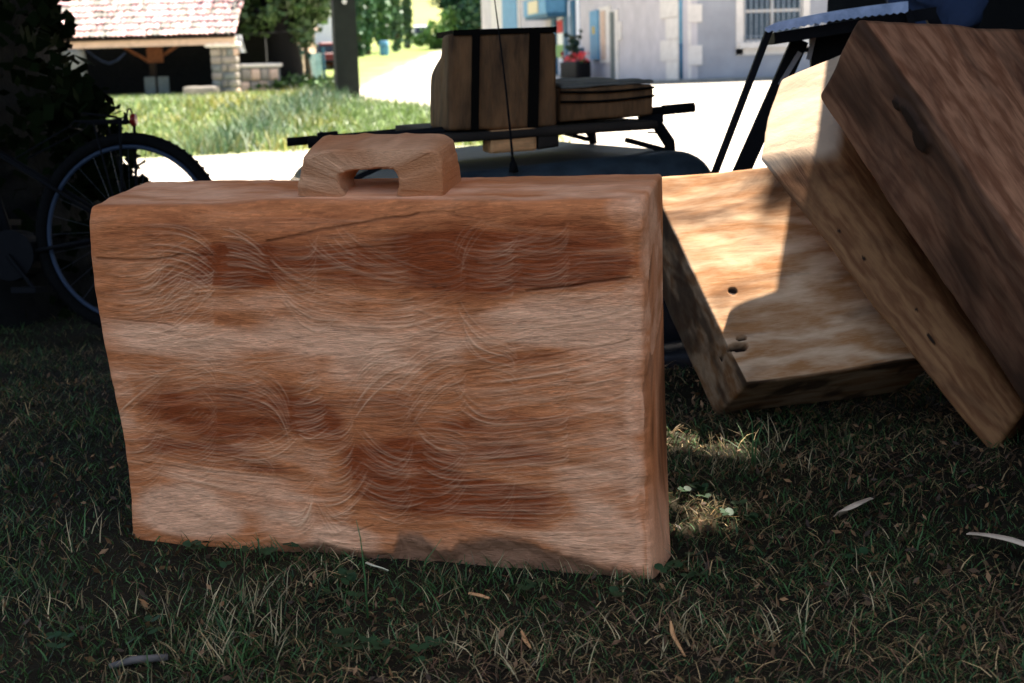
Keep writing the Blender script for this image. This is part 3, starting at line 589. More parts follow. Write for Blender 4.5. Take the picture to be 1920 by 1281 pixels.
# ------------------------------------------------------------------ OTHER BLOCKS
def knots(lst, bev=0, face_shade=0, left=0):
    """dark knots/holes sunk into the block's front; lst of (fx, fz, rx, rz, depth)"""
    def disp(Wp, t, m, L, ax):
        k = np.zeros(len(t)); h = np.zeros(len(t))
        for fx, fz, rx, rz, dp in lst:
            w = .35 * fbm(m * 30 + fx * 9, 2); r = np.sqrt(((t[:, 0] - fx) * L[0] / rx) ** 2 + ((t[:, 2] - fz) * L[2] / rz) ** 2) + w
            e = sstep(1.05, .75, r) * (t[:, 1] < .3); k = np.maximum(k, e); h = np.maximum(h, e * dp)
        if bev: h = h + bev * sstep(.80, 1.0, t[:, 0] + .06 * fbm(m * 9, 2)) ** 1.3 * (1 - t[:, 1]) ** .5 + .5 * bev * sstep(.12, 0, t[:, 0]) * (1 - t[:, 1])
        if face_shade: k = np.maximum(k, face_shade * (.45 + .55 * sstep(-.3, .3, fbm(m * np.array([5, 9, 11]) + 3, 3))) * (t[:, 1] < .02))  # narrow front face darkened: its shade is painted into the colour
        if left: k = np.maximum(k, left * (.62 + .38 * sstep(-.15, .25, fbm(m * np.array([14, 14, 9]) + 3, 4))) * np.maximum(t[:, 0] < .005, t[:, 2] < .01))  # left side mottled; underside darkened too, as shade painted into the colour
        knots.f = ((t[:, 2] > .9995) * (t[:, 1] > .003)).astype(np.float32) * (.6 + .4 * sstep(-.2, .3, fbm(m * np.array([3, 7, 7]), 3))) if face_shade else np.zeros(len(t))  # broad side lightened: brighter light painted into its colour
        knots.c = (sstep(.93, .99, t[:, 0] + .03 * fbm(m * 14, 3)) * .8 if not face_shade and not left else np.zeros(len(t)))  # top end paled: sunlight painted into its colour
        knots.k = k; return Wp + ax[1] * h[:, None]
    return disp
def add_knot(o):
    a = o.data.attributes.new('face_light', 'FLOAT', 'POINT'); a.data.foreach_set('value', np.asarray(knots.f, np.float32))
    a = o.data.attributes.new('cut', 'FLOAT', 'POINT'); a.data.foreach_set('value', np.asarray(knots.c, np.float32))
    a = o.data.attributes.new('knot', 'FLOAT', 'POINT'); a.data.foreach_set('value', np.asarray(knots.k, np.float32))
# slab 2: leans back, seen behind the suitcase
BL = P(1400, 722, 3.02); n2 = nrm([0.02, -.79, .61])
def on2(px, py): return onplane(px, py, BL, n2)
TH = .19
def hexa(front, depthvec):
    """front: BL, BR, TL, TR"""
    f = [np.asarray(q, float) for q in front]; d = np.asarray(depthvec); return [f[0], f[1], f[0] + d, f[1] + d, f[2], f[3], f[2] + d, f[3] + d]
s2 = [BL, on2(1765, 670), on2(1212, 330), on2(1640, 296)]
dv = -n2 * TH + np.array([-.035, .03, 0])
o = rblock('wooden_block', hexa(s2, dv), (200, 40, 170), .008, M['slab_pale'], amp=.007, nscale=5, disp=knots([(.145, .415, .011, .009, .004), (.045, .165, .026, .012, .03), (.085, .20, .014, .006, .02)], left=.9), seed=2.0, origin=BL)
add_knot(o); tag(o, 'pale figured wooden block leaning back beside the suitcase, half in sunlight, with knot holes', 'wooden block')
# slab 3: narrow edge face towards the camera
def slab(name, tl, tr, br, bl, Yt, Yb, dvec, matn, label, seed, kn=(), seg=(60, 110, 190), r=.015, amp=.008, Ytr=None, Ybr=None, bev=0, face_shade=0, topback=None):
    TL, TR = P(*tl, Yt), P(*tr, Ytr or Yt); BR, BLc = P(*br, Ybr or Yb), P(*bl, Yb)
    # block axis x = along the length (grain), z = across the narrow face
    C8 = hexa([BLc, TL, BR, TR], dvec)
    if topback is not None: C8[3], C8[7] = topback
    o = rblock(name, C8, (seg[2], seg[1], seg[0]), r, matn, amp=amp, nscale=5, disp=knots(list(kn), bev, face_shade), seed=seed, origin=BLc); add_knot(o)
    return tag(o, label, 'wooden block'), C8
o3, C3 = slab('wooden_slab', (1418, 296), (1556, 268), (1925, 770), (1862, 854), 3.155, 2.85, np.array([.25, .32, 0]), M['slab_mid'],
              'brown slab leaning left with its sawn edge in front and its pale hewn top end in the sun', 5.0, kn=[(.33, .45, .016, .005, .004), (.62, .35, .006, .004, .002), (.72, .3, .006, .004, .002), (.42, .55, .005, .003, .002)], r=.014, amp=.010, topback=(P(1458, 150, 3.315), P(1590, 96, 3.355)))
o4, C4 = slab('thick_wooden_block', (1532, 178), (1612, 34), (2060, 682), (1990, 873), 3.02, 2.74, np.array([.62, .36, -.035]), M['slab_big'],
              'biggest and darkest block at the right, reddish broad side with a deep split knot', 9.0, kn=[(.73, .84, .06, .014, .012), (.79, .80, .018, .012, .01), (.69, .80, .03, .022, .01)], face_shade=.82, seg=(90, 110, 170), r=.012, amp=.01, Ytr=2.91, Ybr=2.60)

# ------------------------------------------------------------------ OAK/PLANE TREE that shades the foreground
HOLES = []  # crown gaps shaped so that sun falls on chosen spots
def sunproj(q, z0=0.0): q = np.asarray(q, float); return q[:2] - SD[:2] / SD[2] * (q[2] - z0)
for px, py in [(1240, 350), (1300, 350), (1360, 350), (1300, 430), (1350, 430), (1330, 500), (1360, 500), (1370, 560), (1370, 600), (1385, 660), (1400, 700), (1390, 400), (1400, 480), (1425, 520), (1415, 620), (1260, 330)]:
    HOLES.append((*sunproj(on2(px, py)), .10))
for q, r_ in ((P(1490, 140, 3.32), .06), (P(1540, 120, 3.34), .06), (P(1530, 190, 3.25), .06), (P(1480, 200, 3.25), .06), (P(1525, 240, 3.19), .05)): HOLES.append((*sunproj(q), r_))
for px, py, r_ in ((1310, 868, .05), (1370, 872, .05), (1425, 862, .035), (1300, 940, .045), (1290, 985, .035), (1330, 960, .03)): HOLES.append((*sunproj(G(px, py)), r_))
def leafcloud(name, C, size, col, parent, m, aspect=.6, keep=None):
    n = len(C); a = RG.normal(size=(n, 3)); a /= np.linalg.norm(a, axis=1, keepdims=True); b = np.cross(a, RG.normal(size=(n, 3))); b /= np.linalg.norm(b, axis=1, keepdims=True); c = np.cross(a, b)
    s = (size * (.6 + .8 * RG.random(n)))[:, None] if np.isscalar(size) else size[:, None]
    V = np.stack([C - a * s, C + b * s * aspect, C + a * s, C - b * s * aspect, C + c * s * .15], 1)
    V = V[:, :4].reshape(-1, 3); Q = np.arange(n * 4).reshape(n, 4)
    cc = np.repeat(np.concatenate([np.clip(col, 0, 1), np.ones((n, 1))], 1), 4, 0)
    return mesh_np(name, V, Q, m, parent, False, {'albedo': ('FLOAT_COLOR', cc)})
def big_tree():
    c = np.array([-2.62, 6.0, 0]); root = thing('ivy_clad_tree', 'huge dark ivy clad tree trunk at the left edge behind the bicycle', 'tree', c)
    zs = np.linspace(-.5, 4.2, 60); n = 72; V = []
    for z in zs:
        a = np.arange(n) / n * 2 * math.pi; r = np.interp(z, [-.5, 0, .3, .6, .85, 1.2, 4.2], [1.24, 1.06, .97, .85, .74, .68, .6])
        rr = r * (1 + .07 * np.sin(a * 5 + z) * np.exp(-max(z, 0)) + .10 * fbm(np.stack([np.cos(a) * 2, np.sin(a) * 2, a * 0 + z * 1.2], -1), 4) + .03 * fbm(np.stack([np.cos(a) * 9, np.sin(a) * 9, a * 0 + z * 2], -1), 3))
        V.append(np.stack([rr * np.cos(a), rr * np.sin(a), a * 0 + z], -1))
    V = np.concatenate(V); i, j = np.meshgrid(np.arange(len(zs) - 1), np.arange(n), indexing='ij'); Q = np.stack([i * n + j, i * n + (j + 1) % n, (i + 1) * n + (j + 1) % n, (i + 1) * n + j], -1).reshape(-1, 4)
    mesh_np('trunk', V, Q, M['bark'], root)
    L = MB()
    for k in range(11):
        a = k * .57 + .3; e = np.array([math.cos(a) * (2.5 + 3 * RG.random()) + 1.5, math.sin(a) * 2.5 + .3, 4.6 + RG.random()]); p0 = np.array([math.cos(a) * .3, math.sin(a) * .3, 3.0])
        mid_ = (p0 + e) / 2 + np.array([0, 0, .5]); t = np.linspace(0, 1, 9)[:, None]; L.tube(p0 * (1 - t) ** 2 + 2 * mid_ * t * (1 - t) + e * t * t, np.linspace(.2, .04, 9), 8)
    e = np.array([5.5, .5, 4.6]); t = np.linspace(0, 1, 12)[:, None]; L.tube(np.array([0, 0, 3.2]) * (1 - t) ** 2 + 2 * np.array([2.5, 0, 4.8]) * t * (1 - t) + e * t * t, np.linspace(.26, .05, 12), 8)
    L.build('limbs', M['bark'], root, True)
    # crown: wide, flat, dense
    N = 115000; X = -7 + 15.5 * RG.random(N); Y = 1.6 + 11.1 * RG.random(N); Z = 3.6 + 1.9 * RG.random(N) ** .8
    ok = ((X - .3) / 7.4) ** 2 + ((Y - 7.1) / 5.8) ** 2 < 1 + .15 * fbm(np.stack([X, Y, X * 0], -1), 2)
    Pp = np.stack([X, Y, Z], -1)[ok]; q = Pp[:, :2] - SD[:2] / SD[2] * Pp[:, 2:]
    bad = np.zeros(len(Pp), bool)
    for hx, hy, hr in HOLES: bad |= (q[:, 0] - hx) ** 2 + (q[:, 1] - hy) ** 2 < (hr + .055) ** 2
    Pp = Pp[~bad]; v = RG.random(len(Pp))[:, None]
    leafcloud('crown', Pp - c, .12, np.array([[.045, .085, .022]]) * (.6 + .8 * v), root, M['leaf'], .75)['kind'] = 'stuff'
    # ivy: leaves standing off the trunk, densest along its right outline
    n = 2600; a = RG.uniform(-math.pi * .95, .5, n); z = 2.2 * RG.random(n) ** 1.1 - .1; r = np.interp(z, [-.5, 0, .3, .6, .85, 1.2, 4.2], [1.24, 1.06, .97, .85, .74, .68, .6]) + .04 + .10 * RG.random(n) ** 2 + .08 * fbm(np.stack([a * 3, z * 3, a * 0], -1), 3)
    Pi = np.stack([r * np.cos(a), r * np.sin(a), z], -1)
    ex = []
    for px, py, k, sp in ((130, 195, 26, .05), (160, 195, 22, .035), (172, 205, 12, .03), (110, 200, 30, .06), (90, 250, 40, .07), (120, 270, 30, .05), (150, 270, 24, .04), (130, 250, 18, .04), (180, 300, 60, .06), (200, 320, 40, .04), (195, 345, 40, .05), (205, 350, 30, .03), (222, 345, 10, .02), (100, 150, 16, .05), (75, 60, 14, .05), (85, 30, 10, .04), (60, 10, 20, .08), (170, 260, 10, .03)):
        w = P(px, py, 5.35) - c; ex.append(w + RG.normal(0, 1, (k, 3)) * np.array([sp, .08, sp]))
    Pi = np.concatenate([Pi] + ex); v = RG.random(len(Pi))[:, None]
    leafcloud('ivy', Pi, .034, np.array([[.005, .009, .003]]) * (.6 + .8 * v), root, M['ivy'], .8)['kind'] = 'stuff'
big_tree()

# ------------------------------------------------------------------ ADDED SHADE SHEETS at the right (the unseen top sheet's straight edge cuts the sunlight on the leaning block)
def shade_sheets():
    zt = 2.05
    def up(q): k = (zt - q[2]); return q + SD / SD[2] * k
    a0 = np.array([1.22, 5.25, zt]); b0 = np.array([1.115, 3.80, zt]); d = nrm(b0 - a0); b0 = b0 + d * .9
    side = np.array([-d[1], d[0], 0]); side = side if side[0] > 0 else -side
    root = thing('added_shade_shelter', 'added black tarpaulin sheets shading the blocks, with dark back sheet behind the biggest block', 'shelter', (2.0, 5.2, 0))
    o0 = np.array([2.0, 5.2, 0])
    def sheet(name, p00, p10, p01, p11, nu, nv, amp, th=.004):
        u, v = np.meshgrid(np.linspace(0, 1, nu), np.linspace(0, 1, nv), indexing='ij'); u = u[..., None]; v = v[..., None]
        V = (p00 * (1 - u) + p10 * u) * (1 - v) + (p01 * (1 - u) + p11 * u) * v; n = nrm(np.cross(p10 - p00, p01 - p00)); V = V.reshape(-1, 3)
        V = V + n * (amp * fbm(V * 3, 3) * 1.0)[:, None]; i, j = np.meshgrid(np.arange(nu - 1), np.arange(nv - 1), indexing='ij'); Q = np.stack([i * nv + j, (i + 1) * nv + j, (i + 1) * nv + j + 1, i * nv + j + 1], -1).reshape(-1, 4)
        V2 = V - n * th; Vv = np.concatenate([V, V2]); k = len(V)
        rim = []
        for e in (np.stack([np.arange(nu - 1) * nv, (np.arange(nu - 1) + 1) * nv], -1), np.stack([np.arange(nu - 1) * nv + nv - 1, (np.arange(nu - 1) + 1) * nv + nv - 1], -1), np.stack([np.arange(nv - 1), np.arange(nv - 1) + 1], -1), np.stack([(nu - 1) * nv + np.arange(nv - 1), (nu - 1) * nv + np.arange(nv - 1) + 1], -1)):
            rim.append(np.stack([e[:, 0], e[:, 1], e[:, 1] + k, e[:, 0] + k], -1))
        return mesh_np(name, Vv - o0, np.concatenate([Q, Q[:, ::-1] + k] + rim), M['tarp'], root)
    up2 = np.array([0, 0, .05])
    sheet('added_canopy', a0, b0, a0 + side * 2.6 + up2, b0 + side * 2.6 + up2, 30, 24, .0)  # added out of view to block the sun
    L = MB(); 
    # back sheet hangs at y ~ 5.2 right of the gap to the house
    lx = P(1512, 60, 5.2)[0]
    sheet('back_sheet', np.array([lx, 5.2, -.75]), np.array([lx + 4.0, 5.0, -.75]), np.array([lx + .12, 5.2, 2.05]), np.array([lx + 4.0, 5.0, 2.05]), 50, 20, .03)
    sheet('side_sheet', np.array([2.1, 3.2, -.05]), np.array([2.35, 5.1, -.5]), np.array([2.1, 3.2, 2.05]), np.array([2.35, 5.1, 2.05]), 30, 20, .04)
    sheet('unseen_side_blocker', np.array([1.40, 1.75, -.05]), np.array([1.30, 3.2, -.05]), np.array([1.40, 1.75, 2.05]), np.array([1.36, 3.2, 2.05]), 40, 20, .04)  # unseen sheet added to cut the light from the right
    for q in (a0 + side * 1.3, a0 + side * 2.5, b0 + side * 2.5):
        MB().tube([np.array([q[0], q[1], terr(q[0], q[1]) - .1]) - o0, np.array([q[0], q[1], zt - .02]) - o0], .022, 8).build('post', M['black_metal'], root, True)
    MB().tube([a0 - o0 - up2 * .7, b0 - o0 - up2 * .7], .012, 8).build('added_edge_bar', M['black_metal'], root, True)
shade_sheets()
def stand():
    Y = 3.75; o0 = P(1400, 330, Y); o0[2] = terr(o0[0], o0[1]); root = thing('black_trestle', 'black metal trestle with slanting legs behind the leaning block', 'trestle', o0)
    def bar(px0, py0, px1, py1, Y0, Y1, w, t=.02, name='leg', ext=1.9):
        a = P(px0, py0, Y0); b = P(px1, py1, Y1); b = a + (b - a) * ext; d = nrm(b - a); s = nrm(np.cross(d, [0, 1, 0])); f = np.cross(s, d)
        return MB().box((a + b) / 2 - o0, w, t, np.linalg.norm(b - a), (s, f, d)).build(name, M['black_metal'], root)
    bar(1443, 55, 1345, 312, Y, Y - .05, .017)
    bar(1500, 75, 1398, 305, Y + .15, Y + .12, .045)
    bar(1700, 20, 1760, 200, Y, Y - .05, .017); bar(1740, 20, 1830, 200, Y + .15, Y + .1, .03)
    bar(1560, 60, 1562, 130, Y + .16, Y + .16, .12, .02, 'side_plate')
    MB().box(P(1590, 50, Y + .08) - o0, .42, .16, .03, (nrm(P(1700, 30, Y) - P(1450, 70, Y)), np.array([0, 1., 0]), np.array([0, 0, 1.]))).build('top_rail', M['black_metal'], root)
    for q in ((1535, 30, 1516, 112), (1500, 98, 1462, 160)):
        a = P(q[0], q[1], Y + .1); b = P(q[2], q[3], Y + .1); d = nrm(b - a); s = nrm(np.cross(d, [0, 1, 0]))
        MB().box((a + b) / 2 - o0, .012, .006, np.linalg.norm(b - a), (s, np.cross(s, d), d)).build('pale_strut', M['pale_stick'], root)
    # blade: curved strip with teeth
    up_, lo = [], []
    for k in range(41):
        t = k / 40; x = 1435 + 268 * t; yu = 46 - 44 * t - 12 * math.sin(math.pi * t) * .35 + (6 * (1 - t * 12) if t < .08 else 0); w = 15 + 4 * t - (9 * (1 - t * 12) if t < .08 else 0)
        up_.append(P(x, yu, Y - .06)); lo.append(P(x, yu + w + (3.5 if k % 2 else 0), Y - .06))
    b = MB(); V = np.concatenate([np.array(up_), np.array(lo), np.array(up_) + [0, .006, 0], np.array(lo) + [0, .006, 0]]); n = 41; k = np.arange(n - 1)
    Q = np.concatenate([np.stack([k, k + n, k + n + 1, k + 1], -1), np.stack([k + 2 * n, k + 1 + 2 * n, k + 3 * n + 1, k + 3 * n], -1), np.stack([k + n, k + 3 * n, k + 3 * n + 1, k + n + 1], -1), np.stack([k, k + 1, k + 2 * n + 1, k + 2 * n], -1), [[0, 2 * n, 3 * n, n]], [[n - 1, 2 * n - 1, 4 * n - 1, 3 * n - 1]]])
    o = b.raw(V, Q).build('saw_blade', M['blade'], None, False, origin=up_[0]); tag(o, 'pale blue toothed blade lying across the black trestle', 'saw blade')
    # bluish cloth bundle hanging behind
    c = P(1765, 2, 4.2); th = np.linspace(0, math.pi, 13); ph = np.linspace(0, 2 * math.pi, 25); T, Ph = np.meshgrid(th, ph, indexing='ij'); V = np.stack([.14 * np.sin(T) * np.cos(Ph), .06 * np.sin(T) * np.sin(Ph), .09 * np.cos(T)], -1).reshape(-1, 3)
    V = V + .07 * np.stack([fbm(V * 18, 4), fbm(V * 18 + 5, 4), fbm(V * 18 + 9, 4)], -1); i, j = np.meshgrid(np.arange(12), np.arange(24), indexing='ij'); Q = np.stack([i * 25 + j, i * 25 + j + 1, (i + 1) * 25 + j + 1, (i + 1) * 25 + j], -1).reshape(-1, 4)
    o = mesh_np('cloth_bundle', V, Q, M['cloth_blue']); o.location = c; tag(o, 'crumpled blue grey cloth hanging in the dark above the biggest block', 'cloth')
stand()

# ------------------------------------------------------------------ CAR with roof rack
def wheel(root, c, r, w, ax=(1, 0, 0), name='wheel'):
    ax = nrm(ax); e1 = np.array([0, 0, 1.]); e2 = nrm(np.cross(ax, e1)); t = MB().ring(c, r - w * .45, w * .45, e1, e2, 32, 10, 1.1).build(name, M['rubber'], root, True)
    MB().tube([np.asarray(c) - ax * w * .35, np.asarray(c) + ax * w * .35], r * .62, 20).build('rim', M['steel'], t)
    return t
def car(name, label, loc, rot, paint, roofm, group=None, rack=False):
    R = thing(name, label, 'car', loc, rot, group)
    A = lambda *q: np.array(q, float)
    rblock('body', [A(-.78, 0, .30), A(.78, 0, .30), A(-.78, 3.6, .30), A(.78, 3.6, .30), A(-.76, .03, .88), A(.76, .03, .88), A(-.74, 3.5, .80), A(.74, 3.5, .80)], (24, 48, 14), .12, paint, R)
    cab = rblock('cabin', [A(-.74, .06, .80), A(.74, .06, .80), A(-.72, 2.75, .80), A(.72, 2.75, .80), A(-.55, .24, 1.365), A(.55, .24, 1.365), A(-.53, 2.0, 1.33), A(.53, 2.0, 1.33)], (30, 40, 16), .10, M['car_dark'], R)
    rblock('roof', [A(-.565, .16, 1.22), A(.60, .16, 1.22), A(-.55, 2.03, 1.20), A(.57, 2.03, 1.20), A(-.515, .22, 1.385), A(.55, .22, 1.385), A(-.51, 2.0, 1.35), A(.53, 2.0, 1.35)], (40, 50, 14), .075, roofm, R, amp=.002, nscale=8)
    MB().hexa([A(-.58, .095, .90), A(.58, .095, .90), A(-.58, .115, .90), A(.58, .115, .90), A(-.47, .225, 1.27), A(.47, .225, 1.27), A(-.47, .245, 1.27), A(.47, .245, 1.27)]).build('window', M['glass'], R)
    MB().hexa([A(-.6, 2.74, .86), A(.6, 2.74, .86), A(-.6, 2.76, .86), A(.6, 2.76, .86), A(-.48, 2.08, 1.28), A(.48, 2.08, 1.28), A(-.48, 2.10, 1.28), A(.48, 2.10, 1.28)]).build('window', M['glass'], R)
    for s in (-1, 1):
        for y0, y1 in ((.5, 1.25), (1.3, 2.1)):
            MB().hexa([A(s * .728, y0, .90), A(s * .738, y0, .90), A(s * .728, y1, .90), A(s * .738, y1, .90), A(s * .600, y0 + .06, 1.29), A(s * .61, y0 + .06, 1.29), A(s * .600, y1 - .04, 1.29), A(s * .61, y1 - .04, 1.29)]).build('window', M['glass'], R)
        for y in (.65, 2.95): wheel(R, A(s * .70, y, .30), .30, .18)
        rblock('tail_light', box8(A(s * .66, .0, .72), .14, .06, .16), (4, 3, 4), .02, M['lamp_red'], R); rblock('headlight', box8(A(s * .6, 3.56, .62), .2, .08, .14), (4, 3, 4), .02, M['lamp_clear'], R)
    rblock('bumper', box8(A(0, -.05, .42), 1.56, .14, .16), (12, 3, 4), .05, M['rubber'], R); rblock('bumper', box8(A(0, 3.63, .42), 1.52, .14, .16), (12, 3, 4), .05, M['rubber'], R)
    return R
CY = math.radians(13); CT = math.radians(-3.0)
cR = Matrix.Rotation(CY, 3, 'Z') @ Matrix.Rotation(CT, 3, 'Y'); cRn = np.array(cR)
barc = P(950, 234, 4.25); Lc = np.array([0.0, .42, 1.50]); cloc = barc - cRn @ Lc
CARW = lambda q: cRn @ np.asarray(q, float) + cloc
def CARL(w): return cRn.T @ (np.asarray(w, float) - cloc)
car('small_car', 'small dark car with dull grey roof and roof rack carrying wooden blocks', cloc, cR.to_euler(), M['car_dark'], M['car_paint'])
def rack():
    R = thing('roof_rack', 'black roof rack with two cross bars on the small dark car', 'roof rack', cloc, cR.to_euler()); A = lambda *q: np.array(q, float)
    for y, hw, zz in ((.42, .587, 1.50), (1.25, .585, 1.468)):
        b = MB().tube([A(-hw, y, zz), A(hw, y, zz)], .0125, 10).build('cross_bar', M['black_metal'], R, True)
        for s in (-1, 1):
            MB().tube([A(s * hw, y, zz), A(s * (hw - .10), y, zz)], .0155, 10).build('end_cap', M['rubber'], b, True)
            f = MB(); f.tube([A(s * (hw - .13), y, 1.49), A(s * (hw - .115), y, 1.45), A(s * (hw - .085), y, 1.40), A(s * (hw - .08), y, 1.36)], [.016, .018, .019, .014], 8); f.box(A(s * (hw - .14), y, 1.478), .07, .035, .025); f.box(A(s * (hw - .16), y, 1.400), .13, .03, .015, (nrm(A(1, 0, -s * .35)), A(0, 1, 0), nrm(A(s * .35, 0, 1))))
            f.build('foot', M['black_metal'], R)
            MB().tube([A(s * (hw - .09), y, 1.43), A(s * (hw - .15), y + .01, 1.437)], .003, 5).build('bolt', M['steel'], R)
    a = MB(); base = CARL(P(961, 292, 4.06)); tip = CARL(P(926, -10, 3.95)); base[2] = 1.385
    ro = thing('car_aerial', 'thin black whip aerial standing on the rear edge of the car roof', 'aerial', cloc, cR.to_euler())
    t = np.linspace(0, 1, 14)[:, None]; MB().tube(base * (1 - t) + tip * t + A(.012, 0, 0) * .3 * np.sin(t * math.pi), np.linspace(.0038, .0015, 14), 6).build('mast', M['black_metal'], ro, True)
    MB().tube([base + A(0, 0, -.01), base + A(0, 0, .012), base + A(0, 0, .022), base * .93 + tip * .07], [.014, .011, .006, .0045], 12).build('foot', M['rubber'], ro, True)
rack()
def cargo():
    ax = (cRn @ [1, 0, 0], nrm(np.array([-math.sin(CY), math.cos(CY), 0])), np.array([0, 0, 1.]))
    x0 = np.array([math.cos(CY), math.sin(CY), 0.])
    Y = 4.12
    # plank under the load
    bl = P(826, 252, Y); br = onplane(1228, 226, bl, -ax[1]); u = nrm(br - bl); w = np.linalg.norm(br - bl)
    vz = nrm(np.cross(u, ax[1])); vz = vz if vz[2] > 0 else -vz
    c = (bl + br) / 2 - vz * .012 + ax[1] * .42
    o = rblock('plank', box8(c, w, .9, .026, (u, ax[1], vz)), (20, 20, 2), .004, M['timber'], origin=c, amp=.002); tag(o, 'dark plank lying across the rack bars under the wooden blocks', 'plank')
    # tall block with strap bands
    fbl = onplane(840, 246, bl, -ax[1]); fbr = onplane(1047, 236, bl, -ax[1]); ftl = onplane(842, 64, bl, -ax[1]); ftr = onplane(1042, 60, bl, -ax[1])
    dv = ax[1] * .30
    root = thing('strapped_wooden_case', 'tall dark wooden case with two vertical bands on the car roof rack', 'wooden case', fbl)
    C8 = [q - fbl for q in hexa([fbl, fbr, ftl, ftr], dv)]
    def cut(Wp, t, m, L, a):      # hewn corner at the upper left
        k = sstep(.55, 1.0, t[:, 2]) * sstep(.35, 1, t[:, 1]) * sstep(.5, 0, t[:, 0]); return Wp + a[0] * (k * .055)[:, None] 
    rblock('case_body', C8, (50, 40, 50), .012, M['crate'], root, amp=.006, nscale=9, disp=cut, seed=3)
    W_ = np.linalg.norm(fbr - fbl); Hh = np.linalg.norm(ftl - fbl); e1 = nrm(fbr - fbl); e3 = nrm(ftl - fbl)
    for fx, wd in ((.235, .021), (.76, .03)):
        MB().box(e1 * W_ * fx + e3 * Hh * .5 - ax[1] * .006, wd, .012, Hh * 1.0, (e1, ax[1], e3)).build('band', M['strap'], root)
    MB().box(e1 * W_ * .5 + e3 * (Hh + .003) + ax[1] * .13, W_ * .92, .27, .016, (e1, ax[1], e3)).build('lid', M['strap'], root)
    # low case
    a = onplane(1050, 232, bl + ax[1] * .05, -ax[1]); b = onplane(1226, 214, bl + ax[1] * .05, -ax[1]); d_ = onplane(1226, 158, bl + ax[1] * .05, -ax[1]); e = onplane(1050, 166, bl + ax[1] * .05, -ax[1])
    root = thing('low_wooden_case', 'low carved wooden case with a cord round it at the right end of the rack', 'wooden case', a)
    rblock('case_body', [q - a for q in hexa([a, b, e, d_], ax[1] * .55 + np.array([0, 0, .01]))], (40, 40, 24), .01, M['crate'], root, amp=.007, nscale=9, seed=7)
    m_ = [q - a for q in hexa([e, d_, e + [0, 0, .012], d_ + [0, 0, .012]], ax[1] * .54 + np.array([0, 0, .01]))]
    rblock('mossy_top', m_, (40, 30, 4), .006, M['moss'], root, amp=.008, nscale=14, seed=4)
    for f in (.62, .9):
        p0 = a * (1 - f) + e * f - a; p1 = b * (1 - f) + d_ * f - a; t = np.linspace(0, 1, 9)[:, None]
        MB().tube(p0 * (1 - t) + p1 * t - ax[1] * .006 + np.array([0, 0, -.006]) * np.sin(t * math.pi), .004, 6).build('cord', M['strap'], root, True)
    # spacers between plank and roof
    for (x0p, y0p, x1p, y1p, nm, lb, mt) in ((917, 287, 1003, 245, 'wood_spacer', 'small light brown wooden spacer block on the roof under the tall case', M['crate2']), (1006, 280, 1045, 240, 'dark_spacer', 'small black spacer block on the roof right of the light brown one', M['timber'])):
        q0 = onplane(x0p, y0p, bl, -ax[1]); q1 = onplane(x1p, y0p - 6, bl, -ax[1]); q2 = onplane(x0p, y1p, bl, -ax[1]); q3 = onplane(x1p, y1p - 6, bl, -ax[1])
        q0, q1, q2, q3 = [q_ - ax[1] * .025 for q_ in (q0, q1, q2, q3)]
        o = rblock(nm, hexa([q0, q1, q2, q3], ax[1] * .12), (12, 8, 6), .004, mt, origin=q0, amp=.002); tag(o, lb, 'wooden block')
cargo()

